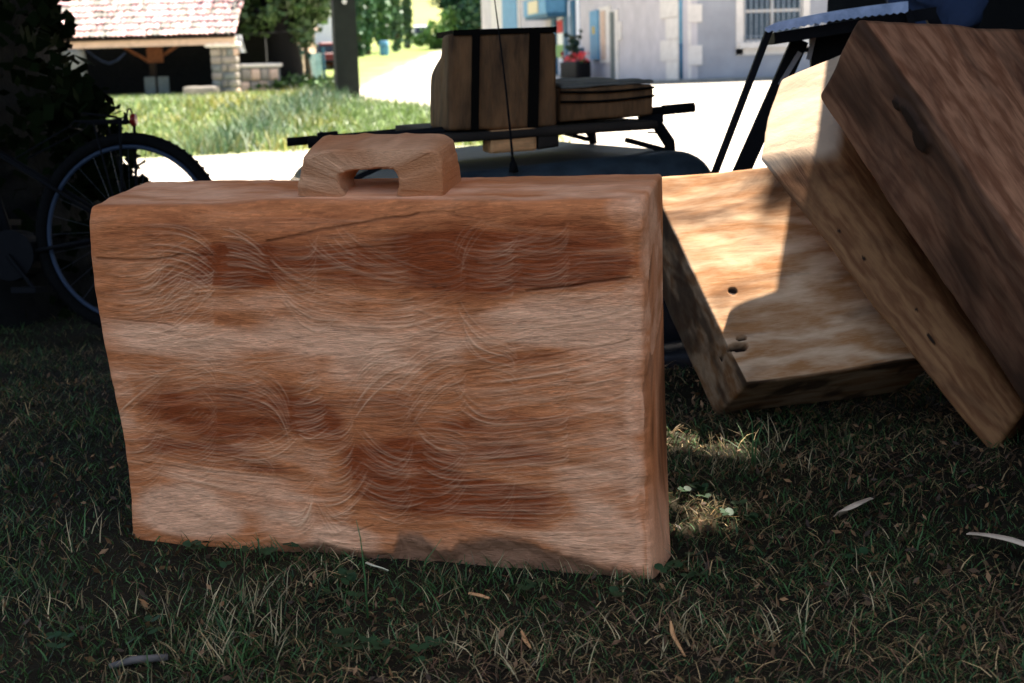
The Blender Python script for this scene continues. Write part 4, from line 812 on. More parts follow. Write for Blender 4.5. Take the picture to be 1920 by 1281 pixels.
# ------------------------------------------------------------------ BICYCLE
def bicycle():
    c = P(236, 443, 4.95); g = float(terr(c[0], c[1])); R = thing('bicycle', 'bicycle with bluish rims and rear carrier leaning against the ivy clad tree', 'bicycle', (c[0], c[1], 0)); o = np.array([c[0], c[1], 0.])
    r = .352; yaw = math.radians(-8); e1 = np.array([math.cos(yaw), math.sin(yaw), 0]); lean = math.radians(7); e2 = nrm(np.array([-math.sin(yaw) * math.sin(lean), math.cos(yaw) * math.sin(lean), math.cos(lean)])); e3 = nrm(np.cross(e1, e2))
    zc = g + r * math.cos(lean)
    def w(x, y, z=0): return np.array([0, 0, g]) + e1 * x + e2 * y + e3 * z
    def whl(cx):
        t = MB().ring(w(cx, r), r - .021, .021, e1, e2, 72, 10).build('wheel', M['rubber'], R, True)
        kb = MB()
        for k in range(72):
            a = k / 72 * 6.283; d = e1 * math.cos(a) + e2 * math.sin(a); tt = -e1 * math.sin(a) + e2 * math.cos(a)
            for s in (-.011, .011): kb.box(w(cx, r) + d * (r - .0015) + e3 * s, .008, .012, .004, (tt, e3, d))
        kb.build('tyre_tread', M['rubber'], t)['kind'] = 'stuff'
        MB().ring(w(cx, r), r - .049, .0085, e1, e2, 72, 8, .9).build('rim', M['rim'], t, True)
        sp = MB()
        for k in range(28):
            a = k / 28 * 6.283; d = e1 * math.cos(a) + e2 * math.sin(a); a2 = a + (.5 if k % 2 else -.5); h = e1 * math.cos(a2) + e2 * math.sin(a2); sp.tube([w(cx, r) + h * .022 + e3 * (.03 if k % 4 < 2 else -.03), w(cx, r) + d * (r - .055)], .0011, 4, False)
        sp.build('spokes', M['steel'], t); MB().tube([w(cx, r) - e3 * .045, w(cx, r) + e3 * .045], .02, 12).build('hub', M['steel'], t, True)
    whl(0); whl(-1.04)
    bb = w(-.43, .28); seat = w(-.60, .80); head = w(-.93, .86); hb = w(-.91, .74)
    f = MB(); [f.tube(q, .015, 8) for q in ([bb, seat], [bb, hb], [seat * .97 + bb * .03, head], [head + e2 * .03, hb - e2 * .02])]
    for s in (-.05, .05): f.tube([bb + e3 * s * .5, w(0, r, s)], .008, 6); f.tube([seat * .8 + bb * .2 + e3 * s * .4, w(0, r, s)], .007, 6)
    f.build('frame', M['black_metal'], R, True)
    f = MB()
    for s in (-.05, .05): f.tube([hb, w(-.98, .6, s), w(-1.04, r, s)], .010, 6)
    f.build('fork', M['black_metal'], R, True)
    MB().tube([head + e2 * .08 - e3 * .28, head + e2 * .1 - e3 * .1, head + e2 * .1 + e3 * .1, head + e2 * .08 + e3 * .28], .011, 8).build('handlebar', M['black_metal'], R, True)
    rblock('saddle', box8(seat + e2 * .13, .26, .13, .05, (e1, e3, e2)), (8, 6, 4), .025, M['rubber'], R); MB().tube([seat, seat + e2 * .11], .012, 8).build('seat_post', M['steel'], R, True)
    # carrier over the rear wheel
    cr = MB(); z1 = .742
    for s in (-.055, 0, .055): cr.tube([w(-.19, z1 - .02, s), w(-.17, z1, s), w(.0, z1, s), w(.012, z1 - .005, s)], .004, 6)
    cr.tube([w(.012, z1, -.055), w(.012, z1, .055)], .004, 6); cr.tube([w(-.19, z1 - .02, -.055), w(-.19, z1 - .02, .055)], .004, 6)
    cr.tube([w(-.02, z1 + .014, -.04), w(-.15, z1 + .03, -.04), w(-.17, z1 + .024, 0), w(-.15, z1 + .03, .04), w(-.02, z1 + .014, .04)], .003, 6)
    for s in (-.06, .06): cr.tube([w(.0, z1, s), w(.0, r, s * 1.1)], .006, 6); cr.tube([w(-.10, z1, s), w(.0, r, s * 1.1)], .0035, 6); cr.tube([w(-.19, z1 - .02, s), w(-.40, .62, s * .6)], .0035, 6)
    cr.build('carrier', M['black_metal'], R, True)
    MB().tube([w(.018, z1 + .005), w(.030, z1 + .005)], .022, 14).build('reflector', M['lamp_red'], R, True)
    MB().ring(w(.01, z1 + .02), .024, .003, e2, e3, 20, 6).build('lock_ring', M['black_metal'], R, True)
    f = MB().tube([bb - e3 * .05, bb + e3 * .05], .09, 24).build('chainring', M['black_metal'], R); MB().tube([w(.0, r, .04), w(.0, r, .055)], .045, 16).build('sprocket', M['steel'], R)
    for s in (-1, 1): MB().tube([bb + e3 * .06 * s, bb + e3 * .07 * s + (e1 * .10 - e2 * .12) * s], .008, 6).box(bb + e3 * .11 * s + (e1 * .10 - e2 * .12) * s, .09, .09, .02, (e1, e3, e2)).build('pedal', M['black_metal'], R)
bicycle()

# ------------------------------------------------------------------ BUILDINGS
def wallbox(A, dirx, nout, name, m, root, o0):
    """returns a builder of boxes on a wall plane measured in photo coordinates"""
    def f(x0, y0, x1, y1, th=.06, back=.02, nm=name, mt=m, par=root, sm=False):
        a = onplane(x0, (y0 + y1) / 2, A, nout); b = onplane(x1, (y0 + y1) / 2, A, nout); c = (a + b) / 2; zt = onplane((x0 + x1) / 2, y0, A, nout)[2]; zb = onplane((x0 + x1) / 2, y1, A, nout)[2]
        c = np.array([c[0], c[1], (zt + zb) / 2]); w = abs((b - a) @ dirx)
        return MB().box(c + nout * (th / 2 - back / 2) - o0, w, th + back, abs(zt - zb), (dirx, nout, np.array([0, 0, 1.]))).build(nm, mt, par)
    return f
def house_a():
    A = np.array([5.15, 42.0, .28]); dx = np.array([1., 0, 0]); no = np.array([0, -1., 0]); R = thing('grey_house', 'grey rendered house with barred window and white corner stones', 'house', A)
    w = wallbox(A, dx, no, '', None, R, A)
    wx0 = P(1393, 40, 42)[0] - A[0]; wx1 = P(1505, 40, 42)[0] - A[0]; zb = P(1440, 78, 42)[2] - A[2]; zt = zb + 1.75
    b = MB(); W_ = 14.0; Hh = 6.5; D = 8.0
    # window opening cut through the wall
    for (x0, x1, z0, z1) in ((0, wx0, -.3, Hh), (wx1, W_, -.3, Hh), (wx0, wx1, -.3, zb), (wx0, wx1, zt, Hh)): b.box([(x0 + x1) / 2, .2, (z0 + z1) / 2], x1 - x0, .4, z1 - z0)
    b.box([.2, D / 2 + .2, Hh / 2], .4, D - .4, Hh); b.box([W_ - .2, D / 2 + .2, Hh / 2], .4, D - .4, Hh); b.box([W_ / 2, D, Hh / 2], W_, .4, Hh)
    b.build('wall', M['plaster_a'], R)
    MB().hexa([np.array(q, float) for q in ((-.4, -.5, Hh), (W_ + .4, -.5, Hh), (-.4, D / 2, Hh + 2), (W_ + .4, D / 2, Hh + 2), (-.4, -.5, Hh + .15), (W_ + .4, -.5, Hh + .15), (-.4, D / 2, Hh + 2.15), (W_ + .4, D / 2, Hh + 2.15))]).build('roof', M['tile'], R)
    MB().hexa([np.array(q, float) for q in ((-.4, D / 2, Hh + 2), (W_ + .4, D / 2, Hh + 2), (-.4, D + .5, Hh), (W_ + .4, D + .5, Hh), (-.4, D / 2, Hh + 2.15), (W_ + .4, D / 2, Hh + 2.15), (-.4, D + .5, Hh + .15), (W_ + .4, D + .5, Hh + .15))]).build('roof', M['tile'], R)
    xm = (wx0 + wx1) / 2; ww = wx1 - wx0
    win = MB(); s = .07
    for x in (wx0 + s / 2, wx1 - s / 2, xm): win.box([x, .12, (zb + zt) / 2], s, .07, zt - zb)
    for z in (zb + s / 2, zt - s / 2, (zb + zt) / 2): win.box([xm, .125, z], ww - .02, .05, s)
    win = win.build('window', M['white_stone'], R)
    MB().box([xm, .16, (zb + zt) / 2], ww, .02, zt - zb).build('pane', M['window'], win)
    for x in (wx0 + ww * .16, wx1 - ww * .17): MB().box([x, .22, (zb + zt) / 2], ww * .24, .02, zt - zb).build('curtain', M['curtain'], win)
    for k in range(11):
        x = wx0 + .08 + (ww - .16) * k / 10; MB().tube([[x, .03, zb], [x, .03, zt]], .013, 6).build('bar', M['curtain'], win, True)
    MB().tube([[wx0, .03, zb + .16], [wx1, .03, zb + .16]], .012, 6).build('bar', M['curtain'], win, True)
    MB().box([xm, -.04, zb - .09], ww + .22, .22, .17).build('sill', M['white_stone'], R)
    MB().box([wx0 - .10, -.01, (zb + zt) / 2 - .1], .20, .05, zt - zb + .5).build('surround', M['white_stone'], R); MB().box([wx1 + .10, -.01, (zb + zt) / 2 - .1], .20, .05, zt - zb + .5).build('surround', M['white_stone'], R)
    MB().box([xm, -.01, zb - .27], ww + .40, .05, .19).build('surround', M['white_stone'], R)
    z = -.05; k = 0
    while z < Hh - .3:                                   # corner stones, long and short in turn
        hh = .52 + .12 * ((k * 7) % 3) / 2; L_ = .62 if k % 2 else .30
        MB().box([.14 + L_ / 2 - .16, -.02, z + hh / 2], L_, .07, hh - .02).build('corner_stone', M['white_stone'], R); z += hh; k += 1
    MB().tube([[-.02, -.10, -.05], [-.02, -.10, 1.1]], .055, 10).build('drainpipe', M['blue_dark'], R, True); MB().tube([[-.02, -.10, 1.1], [-.02, -.10, Hh]], .05, 10).build('drainpipe', M['blue_paint'], R, True)
house_a()
def house_b():
    A = np.array([5.10, 41.9, .28]); B = np.array([-1.05, 74.0, .28]); dx = nrm(B - A); no = np.array([-abs(dx[1]), -abs(dx[0]), 0.]); no = nrm(no - dx * (no @ dx)); L_ = np.linalg.norm(B - A); Hh = 7.0
    R = thing('shop_house', 'long pale rendered house with blue shutters and a shopfront', 'house', A); up = np.array([0, 0, 1.]); AX = (dx, no, up)
    MB().box(dx * L_ / 2 - no * 3.0 + up * (Hh / 2 - .3), L_, 6.0, Hh + .6, AX).build('wall', M['plaster_b'], R)
    MB().box(dx * L_ / 2 - no * 3.0 + up * (Hh + .13), L_ + .8, 6.9, .2, AX).build('roof', M['tile'], R)
    w = wallbox(A, dx, no, '', None, R, A)
    z = 0; k = 0
    while z < Hh - .4:
        hh = .62; l = 1.7 if k % 2 else 1.15; MB().box(dx * (l / 2 + .02) + no * .03 + up * (z + hh / 2), l, .07, hh - .02, AX).build('corner_stone', M['white_stone'], R); z += hh; k += 1
    # door with white surround
    w(1146, 18, 1161, 150, .05, nm='door_surround', mt=M['white_stone']); d = w(1148.5, 22, 1155, 149, .09, nm='door', mt=M['board']); 
    w(1125, 12, 1147, 118, .05, nm='window_surround', mt=M['white_stone']); v = w(1130, 20, 1138, 112, .08, nm='window', mt=M['pinkwall'])
    w(1160, 40, 1167, 75, .05, nm='surround_stone', mt=M['white_stone'])
    s = w(1112, 20, 1127, 112, .12, nm='shutter', mt=M['blue_paint'])
    w(1117.5, 50, 1121, 64, .14, .0, nm='shutter_emblem', mt=M['yellow'], par=s)
    # shopfront
    w(1048, 2, 1089, 150, .05, nm='shop_front', mt=M['cloth_white']); 
    w(1048, 36, 1062, 108, .09, nm='shop_window', mt=M['window']); w(1062, 0, 1068, 130, .14, nm='shop_post', mt=M['blue_dark']); w(1076, 0, 1083, 145, .14, nm='shop_post', mt=M['blue_dark'])
    w(1040, 25, 1047, 140, .14, nm='shop_post', mt=M['blue_dark']); w(1069, 30, 1075, 112, .09, nm='shop_window', mt=M['curtain']); w(1089, 90, 1096, 145, .12, nm='shop_post', mt=M['blue_dark'])
    w(1050, 38, 1060, 62, .12, nm='red_poster', mt=M['red_flower']); w(1048, 84, 1062, 107, .12, nm='green_panel', mt=mat('green_panel', (.2, .35, .1)))
    # projecting lamp-like sign box
    sg = w(1022, -4, 1066, 28, .9, nm='sign_box', mt=M['blue_paint']); w(1033, 1, 1052, 25, .95, -.8, nm='sign_face', mt=M['cream'], par=sg); w(1023, 27, 1067, 34, .85, nm='sign_base', mt=M['blue_dark'])
    # upstairs / far windows
    w(922, -60, 975, 62, .06, nm='window_surround', mt=M['white_stone']); w(945, -30, 972, 60, .10, nm='shutter', mt=M['blue_paint'])
    w(980, -60, 1015, -5, .06, nm='window_surround', mt=M['white_stone'])
    MB().box(dx * 17 + no * .45 + up * -.08, L_, .9, .3, AX).build('step', M['stone2'], R)
    # flower tub
    a = onplane(1060, 147, A + no * .8, no); b = onplane(1098, 147, A + no * .8, no); t = thing('flower_tub', 'dark flower tub with red flowers standing before the shopfront', 'flower tub', (a + b) / 2)
    wd = abs((b - a) @ dx); rblock('tub', box8(up * .30, wd * .9, .5, .6, AX), (8, 4, 6), .05, M['black_metal'], t, amp=.01)
    n = 150; C = RG.normal(0, 1, (n, 3)) * np.array([.1, .1, .1]); C = C + dx * (RG.random(n) - .5)[:, None] * wd + up * .66; v = RG.random(n)[:, None]
    leafcloud('flowers', C, .09, np.where(RG.random((n, 1)) < .75, np.array([[.55, .03, .04]]) * (.5 + v), np.array([[.05, .12, .04]])), t, M['leaf'], .8)['kind'] = 'stuff'
    n = 120; leafcloud('foliage', RG.normal(0, .13, (n, 3)) * np.array([1, 1, 1.4]) + up * 1.15, .09, np.array([[.01, .03, .012]]) * (.5 + RG.random((n, 1))), t, M['leaf'], .8)['kind'] = 'stuff'
house_b()
MB().hexa([np.array(q, float) for q in ((4.0, 40.6, .2), (22, 40.6, .2), (4.4, 41.98, .2), (22, 41.98, .2), (4.0, 40.6, .37), (22, 40.6, .37), (4.4, 41.98, .37), (22, 41.98, .37))]).build('pavement', M['stone2'])['kind'] = 'structure'

def shed():
    Y = 42.0; o0 = P(260, 187, Y); o0[2] = .28; R = thing('open_shed', 'open fronted stone pillared shed with mossy pink tiled roof', 'shed', o0)
    def q(px, py, dy=0): return P(px, py, Y + dy) - o0
    eL = q(60, 76); eR = q(432, 69); ze = (eL[2] + eR[2]) / 2; x0, x1 = eL[0] - 2.2, eR[0] + .15; dep = 5.5; rise = 3.1
    MB().box([(x0 + x1) / 2, -.05, ze - .14], x1 - x0, .25, .2).build('eaves_beam', M['pinkwall'], R)
    # tiles: rows of half round tiles over a sloping deck
    MB().hexa([np.array(v, float) for v in ((x0, -.3, ze - .06), (x1, -.3, ze - .06), (x0, dep, ze + rise - .06), (x1, dep, ze + rise - .06), (x0, -.3, ze - .01), (x1, -.3, ze - .01), (x0, dep, ze + rise - .01), (x1, dep, ze + rise - .01))]).build('roof_deck', M['timber'], R)
    sl = nrm([0, dep + .3, rise]); nu = np.cross([1., 0, 0], sl); pitch = .15; nr = 16; ln = np.linalg.norm([dep + .3, rise]); tl = ln / nr; Vt = []; Qt = []; Ct = []; n0 = 0; th = np.linspace(0, math.pi, 6)
    for r_ in range(nr):
        x = x0 + pitch / 2
        while x < x1:
            jx, jn = RG.normal(0, .012), RG.random() * .02; base = np.array([x + jx, -.36, ze]) + sl * (r_ * tl)
            cc = np.array([.54, .36, .34]) * (.55 + .75 * RG.random()) * np.array([1, 1 - .12 * RG.random(), 1 - .15 * RG.random()])
            if RG.random() < .2: cc = np.array([.24, .22, .19]) * (.6 + .6 * RG.random())
            for k_, rr_, dn in ((0, .085, .035 + jn), (1, .068, .012)):
                e = base + sl * (tl * 1.08 * k_) + nu * dn
                for a in th: Vt.append(e + np.array([1., 0, 0]) * rr_ * math.cos(a) + nu * rr_ * .75 * math.sin(a)); Ct.append([*cc, 1])
            for k_ in range(5): Qt.append([n0 + k_, n0 + k_ + 1, n0 + 6 + k_ + 1, n0 + 6 + k_])
            n0 += 12; x += pitch
    o = mesh_np('roof_tiles', np.array(Vt), np.array(Qt), mat('tiles', (1, 1, 1), .9, .25, 6, .3, attr='albedo'), R, False, {'albedo': ('FLOAT_COLOR', np.array(Ct))}); o['kind'] = 'stuff'
    MB().box([(x0 + x1) / 2, dep - .2, ze / 2 + 1], x1 - x0, .3, ze + 2.6).build('back_wall', M['void'], R); MB().box([x0 + .2, dep / 2, ze / 2], .3, dep - .5, ze).build('side_wall', M['void'], R)
    # right pillar of stones
    pr0, pr1 = q(395, 130)[0], q(440, 130)[0]; pl = thing; Pp = MB().box([(pr0 + pr1) / 2, .35, (ze - .3) / 2], pr1 - pr0 - .06, .64, ze - .3).build('pillar', M['stone2'], R)
    rows = 6; hh = (ze - .34) / rows
    for r_ in range(rows):
        cuts = [0, .36 + .2 * RG.random(), .7, 1] if r_ % 2 else [0, .5 + .15 * (RG.random() - .5), 1]
        for a, b in zip(cuts[:-1], cuts[1:]):
            xa, xb = pr0 + (pr1 - pr0) * a + .012, pr0 + (pr1 - pr0) * b - .012
            rblock('stone', box8([(xa + xb) / 2, .04 + .02 * RG.random(), hh * (r_ + .5)], xb - xa, .14, hh - .025), (4, 2, 4), .03, random.choice([M['stone'], M['stone'], M['stone2']]), Pp, amp=.012, nscale=4, seed=r_ + a)
        rblock('stone', box8([pr1 - .03, .36, hh * (r_ + .5)], .14, .62, hh - .025), (2, 4, 4), .03, random.choice([M['stone'], M['pinkwall']]), Pp, amp=.012, nscale=4, seed=r_)
    rblock('pillar_cap', box8([(pr0 + pr1) / 2, .3, ze - .24], pr1 - pr0 + .22, .95, .15), (8, 6, 3), .03, M['white_stone'], R, amp=.01)
    # left pillar: round, patched
    xl = q(140, 130)[0]; t = np.linspace(0, 1, 12)[:, None]; lp = MB().tube(np.array([[xl + .12, .1, -.3]]) * (1 - t) + np.array([[xl - .03, .1, ze - .26]]) * t, .3 + .03 * np.sin(np.linspace(0, 9, 12)), 14).build('pillar', M['stone2'], R, True)
    # centre post with braces, boards, garland
    xc = q(262, 130)[0]; MB().box([xc, 1.6, ze / 2], .16, .16, ze).build('post', M['timber'], R)
    for s in (-1, 1):
        a = np.array([xc + s * .05, 1.5, 1.05]); b = np.array([xc + s * 1.05, 1.5, ze - .05]); d = nrm(b - a); MB().box((a + b) / 2, .09, .1, np.linalg.norm(b - a), (nrm(np.cross(d, [0, 1, 0])), np.array([0, 1., 0]), d)).build('brace', M['timber_red'], R)
    c = q(270, 100); MB().box([c[0], 1.3, c[2]], .48, .05, .52).build('hanging_board', M['timber_red'], R)
    for px in (268, 294): c = q(px, 168); MB().box([c[0], .9, .30], .32, .05, .62).build('leaning_board', M['board'], R)
    gp = [q(x, y, 1) for x, y in ((160, 92), (175, 105), (192, 115), (205, 119), (220, 113), (235, 98))]; MB().tube(gp, .035, 6).build('garland', M['cloth_blue'], R, True)
shed()
o = rblock('stone_trough', box8([*P(378, 182, 41.2)[:2], .42], .95, .5, .32), (10, 6, 4), .06, M['stone'], amp=.03, nscale=3); tag(o, 'low grey stone trough lying at the foot of the right shed pillar', 'trough')
def low_wall():
    a = P(444, 165, 43.5); b = P(520, 160, 45); o0 = np.array([a[0], a[1], .28]); R = thing('low_stone_wall', 'low stone wall with pale capping right of the shed', 'wall', o0); d = (b - a); d[2] = 0; L_ = np.linalg.norm(d); d = d / L_; n_ = np.array([d[1], -d[0], 0]); ax = (d, n_, np.array([0, 0, 1.]))
    MB().box(d * L_ / 2 + [0, 0, .35], L_, .3, .9, ax).build('core', M['stone2'], R)
    for r_ in range(2):
        for k in range(4): rblock('stone', box8(d * L_ * (k + .5 + .2 * (r_ - .5)) / 4.4 + n_ * .16 + [0, 0, .2 + .38 * r_], L_ / 4.4 - .03, .1, .35, ax), (4, 2, 3), .03, M['stone'] if (k + r_) % 2 else M['pinkwall'], R, amp=.015, nscale=4, seed=k + r_)
    rblock('capping', box8(d * L_ / 2 + [0, 0, .86], L_ + .1, .45, .12, ax), (10, 4, 3), .02, M['white_stone'], R, amp=.01)
low_wall()
def white_cloth():
    c = P(447, 82, 43); u, v = np.meshgrid(np.linspace(-1, 1, 10), np.linspace(-1, 1, 14), indexing='ij'); w = .09 + .06 * (1 - v) / 2
    V = np.stack([u * w + .07 * (1 - v) / 2, .05 * np.sin(u * 5 + v * 2), v * .26], -1).reshape(-1, 3); V2 = V + [0, .006, 0]; i, j = np.meshgrid(np.arange(9), np.arange(13), indexing='ij'); Q = np.stack([i * 14 + j, (i + 1) * 14 + j, (i + 1) * 14 + j + 1, i * 14 + j + 1], -1).reshape(-1, 4)
    o = mesh_np('hanging_cloth', np.concatenate([V, V2]), np.concatenate([Q, Q[:, ::-1] + 140]), M['cloth_white']); o.location = c; tag(o, 'white cloth hanging between the shed and the big shade tree', 'cloth')
    MB().tube([c + [-.4, 0, .3], c + [0, 0, .26], c + [2.0, 1.0, .35]], .01, 5).build('washing_line', M['black_metal']); tag(bpy.data.objects['washing_line'], 'thin line holding the white cloth beside the shed', 'washing line')
white_cloth()
# utility post in the verge
p = P(652, 186, 30.0); R = thing('dark_post', 'tall square dark post standing in the grass verge with one sunlit side', 'post', (p[0], p[1], .2), (0, 0, math.radians(14)))
hw = .235
MB().hexa([np.array(q, float) for q in ((-hw, -hw * .9, -.2), (hw, -hw * .9, -.2), (-hw, hw * .9, -.2), (hw, hw * .9, -.2), (-hw * .88, -hw * .8, 7), (hw * .88, -hw * .8, 7), (-hw * .88, hw * .8, 7), (hw * .88, hw * .8, 7))]).build('shaft', M['post'], R)
MB().tube([[0, -.25, 2.05], [0, -.22, 2.05]], .05, 10).build('plate', M['white_stone'], R)
rblock('footing', box8([0, 0, -.02], .75, .7, .22), (6, 6, 3), .05, M['stone'], R, amp=.03, nscale=4)

# ------------------------------------------------------------------ TREES
def tree(name, label, px, py, Y, tr, th, lobes, col, leafs, nl, cat='tree', group=None, lean=0.0, zb=None):
    b = P(px, py, Y); b[2] = float(terr(b[0], b[1])) if zb is None else zb; R = thing(name, label, cat, b, group=group)
    t = np.linspace(0, 1, 10)[:, None]; tb = MB().tube(np.array([[0, 0, -.2]]) * (1 - t) + np.array([[lean, 0, th]]) * t + np.concatenate([.1 * np.sin(t * 5), 0 * t, 0 * t], 1) * tr * 3, tr * np.linspace(1.25, .5, 10), 10)
    for lx, lz, rx, rz in lobes[:6]: tb.tube([[lean * .7, 0, th * .6], [(lean + lx) * .5, RG.normal(0, .3) * rx, (th * .6 + lz) * .5 + .1], [lx, 0, lz]], [tr * .45, tr * .3, tr * .12], 6)
    tb.build('trunk', M['treebark'] if tr < .5 else M['bark'], R, True)
    C = []; Cc = []
    for lx, lz, rx, rz in lobes:
        k = int(nl * rx * rz / sum(a[2] * a[3] for a in lobes)); cl = max(6, k // 45); cen = RG.normal(size=(cl, 3)); cen /= np.linalg.norm(cen, axis=1, keepdims=True); cen = cen * (RG.random((cl, 1)) ** .45); idx = RG.integers(0, cl, k)
        p_ = cen[idx] + RG.normal(0, .16, (k, 3)); p_ = p_ * np.array([rx, rx, rz]) + np.array([lx, 0, lz]); C.append(p_); sh = (.6 + .8 * RG.random(cl))[idx]; Cc.append(np.array([col]) * (sh * (.75 + .5 * RG.random(k)))[:, None])
    C = np.concatenate(C); Cc = np.concatenate(Cc); leafcloud('crown', C, leafs, Cc, R, M['leaf'], .65)['kind'] = 'stuff'
    return R
tree('shade_tree', 'broad leafy tree with thick dark trunk between the shed and the post', 527, 152, 46, .55, 3.2, [(-1.2, 2.9, 1.1, .8), (.2, 2.6, 1.2, .9), (1.2, 3.2, 1.0, 1.0), (-.6, 4.0, 1.5, 1.2), (1.0, 4.4, 1.3, 1.2), (.0, 5.4, 1.8, 1.4), (-.4, 2.0, .7, .45), (.55, 1.9, .6, .5)], (.055, .10, .03), .11, 9000)
tree('young_tree', 'young leafy tree with slim trunk just left of the dark post', 577, 146, 50, .12, 1.9, [(0, 2.6, .9, .8), (.3, 3.3, .9, .8), (-.4, 3.5, .8, .8), (.1, 2.1, .45, .35), (.1, 4.2, .9, .9)], (.07, .15, .035), .12, 4500)
# dark greenery behind low wall
tree('garden_bush', 'dark green bush behind the low stone wall', 470, 150, 49, .08, .8, [(0, 1.2, 1.3, 1.0), (.9, 1.3, 1.0, 1.1), (-.6, 2.2, .9, .8)], (.02, .06, .045), .12, 3500, 'bush')
tree('low_bush', 'low green bush at the foot of the thick trunked shade tree', 560, 152, 45, .03, .3, [(0, .25, 1.3, .3), (-1.2, .25, .9, .3)], (.06, .12, .03), .08, 1800, 'bush')
for k, (px, wpx, Y, hgt, c, lb) in enumerate([(690, 26, 105, 7.5, (.05, .12, .045), 'tall dark green tree nearest the post in the row by the road'), (716, 26, 108, 8, (.06, .135, .05), 'second dark green tree of the row left of the road'), (742, 26, 112, 8, (.075, .15, .07), 'third tree of the row left of the road, paler green'), (766, 16, 125, 7, (.10, .17, .09), 'last and palest tree of the row left of the road'), (672, 20, 100, 8, (.05, .12, .05), 'dark tree of the row half hidden by the post')]):
    r_ = wpx / 2 / 2667 * Y * 1.25
    tree('roadside_tree', lb, px, 82, Y, .15, hgt * .6, [(0, hgt * .18 + .3, r_ * .8, hgt * .2), (0, hgt * .4, r_, hgt * .25), (0, hgt * .68, r_ * .8, hgt * .25), (0, hgt * .9, r_ * .5, hgt * .2)], c, .22, 2600, group='row of trees left of the road')
tree('round_bush', 'bright green round bush beside the distant white van', 818, 88, 118, .08, .8, [(0, 1.1, 1.4, 1.1), (-.8, .7, 1.0, .7), (.9, 1.9, 1.3, 1.3), (1.4, 1.0, 1.0, 1.0)], (.10, .20, .05), .2, 2600, 'bush')
tree('far_tree', 'dark tall tree right of the distant road', 862, 88, 122, .2, 5, [(0, 3, 1.6, 2.5), (.6, 6, 1.8, 2.6), (-.6, 5, 1.4, 2)], (.03, .085, .045), .25, 3500, group='dark trees right of the road')
tree('far_tree', 'dark tree between the tall one and the shop house', 900, 88, 118, .2, 5, [(0, 3, 1.6, 2.5), (.3, 6, 1.8, 2.6), (.9, 3, 1.2, 2.4)], (.035, .095, .05), .25, 3500, group='dark trees right of the road')
def forest():
    n = 26000; X = -75 + 130 * RG.random(n); Y = 205 + 110 * RG.random(n); k = ~((np.abs(X - (-14)) < 6) & (Y < 245)); X, Y = X[k], Y[k]; n = len(X)
    g = np.stack([np.floor(X / 5), np.floor(Y / 5)], -1); hh = 4 + 6 * vnoise(np.stack([g[:, 0] * 1.7, g[:, 1] * 1.3, g[:, 0] * 0], -1)); Z = terr(X, Y) + hh * RG.random(n) ** .6; v = RG.random((n, 1)); s = vnoise(np.stack([X / 4, Y / 4, X * 0], -1))[:, None]
    o = leafcloud('forest', np.stack([X, Y, Z], -1), .9, np.array([[.035, .085, .05]]) * (.4 + .9 * s) * (.6 + .8 * v), None, M['leaf'], .8); tag(o, 'dark wooded hillside beyond the end of the road', 'forest', kind='stuff')
forest()
# pale cottage and blue gate left of the post
def cottage():
    o0 = P(560, 140, 58); o0[2] = .3; R = thing('pale_cottage', 'pale cottage wall seen between the trees left of the post', 'house', o0)
    x0 = P(530, 100, 58)[0] - o0[0]; x1 = P(568, 100, 58)[0] - o0[0]; MB().box([(x0 + x1) / 2, 2, 1.0], x1 - x0, 4, 2.6).build('wall', M['pinkwall'], R); MB().box([(x0 + x1) / 2, 2, 2.4], x1 - x0 + .4, 4.6, .2).build('roof', M['tile'], R)
    MB().box([x1 - .25, -.05, 1.2], .12, .1, 2.4).build('drainpipe', M['timber'], R)
    o1 = P(612, 120, 75); o1[2] = 1.0; R2 = thing('white_house', 'white house front far behind the dark post', 'house', o1); MB().box([-.1, 4, 3], .95, 8, 7).build('wall', M['cloth_white'], R2); MB().box([-.1, 4, 6.6], 1.1, 8.6, .3).build('roof', M['tile'], R2)
    MB().box([-.2, -.03, 3.4], .3, .1, 1.2).build('window', M['window'], R2)
    o2 = P(592, 130, 56); o2[2] = .35; R3 = thing('blue_gate', 'pale blue garden gate between the young tree and the dark post', 'gate', o2)
    for k in range(5): MB().box([-.2 + .1 * k, 0, .65], .09, .03, 1.25).build('board', mat('pale_blue_paint', (.35, .52, .6), .6), R3)
    for s in (-.3, .32): MB().box([s, .0, .75], .1, .1, 1.5).build('gate_post', M['blue_dark'], R3)
cottage()
car('distant_red_car', 'dark red car parked far off just left of the dark post', (*P(622, 108, 72)[:2], 1.0), (0, 0, math.radians(20)), M['car_red'], M['car_red'])
def van():
    b = P(790, 82, 150); b[2] = float(terr(b[0], b[1])); R = thing('white_van', 'white van driving towards us on the distant road', 'van', b); A = lambda *q: np.array(q, float)
    rblock('body', [A(-.85, 0, .35), A(.85, 0, .35), A(-.85, 4, .35), A(.85, 4, .35), A(-.78, .7, 1.9), A(.78, .7, 1.9), A(-.78, 4, 1.95), A(.78, 4, 1.95)], (12, 12, 10), .15, M['car_white'], R)
    MB().hexa([A(-.66, .22, 1.05), A(.66, .22, 1.05), A(-.66, .26, 1.05), A(.66, .26, 1.05), A(-.6, .58, 1.7), A(.6, .58, 1.7), A(-.6, .62, 1.7), A(.6, .62, 1.7)]).build('windscreen', M['glass'], R)
    MB().box([0, -.02, .75], .8, .06, .3).build('grille', M['rubber'], R); MB().box([0, -.03, .42], 1.7, .1, .2).build('bumper', M['rubber'], R)
    for s in (-1, 1):
        rblock('headlight', box8(A(s * .62, -.01, .78), .24, .08, .22), (3, 3, 3), .04, M['lamp_clear'], R)
        for y in (.8, 3.2): wheel(R, A(s * .74, y, .33), .33, .22)
van()
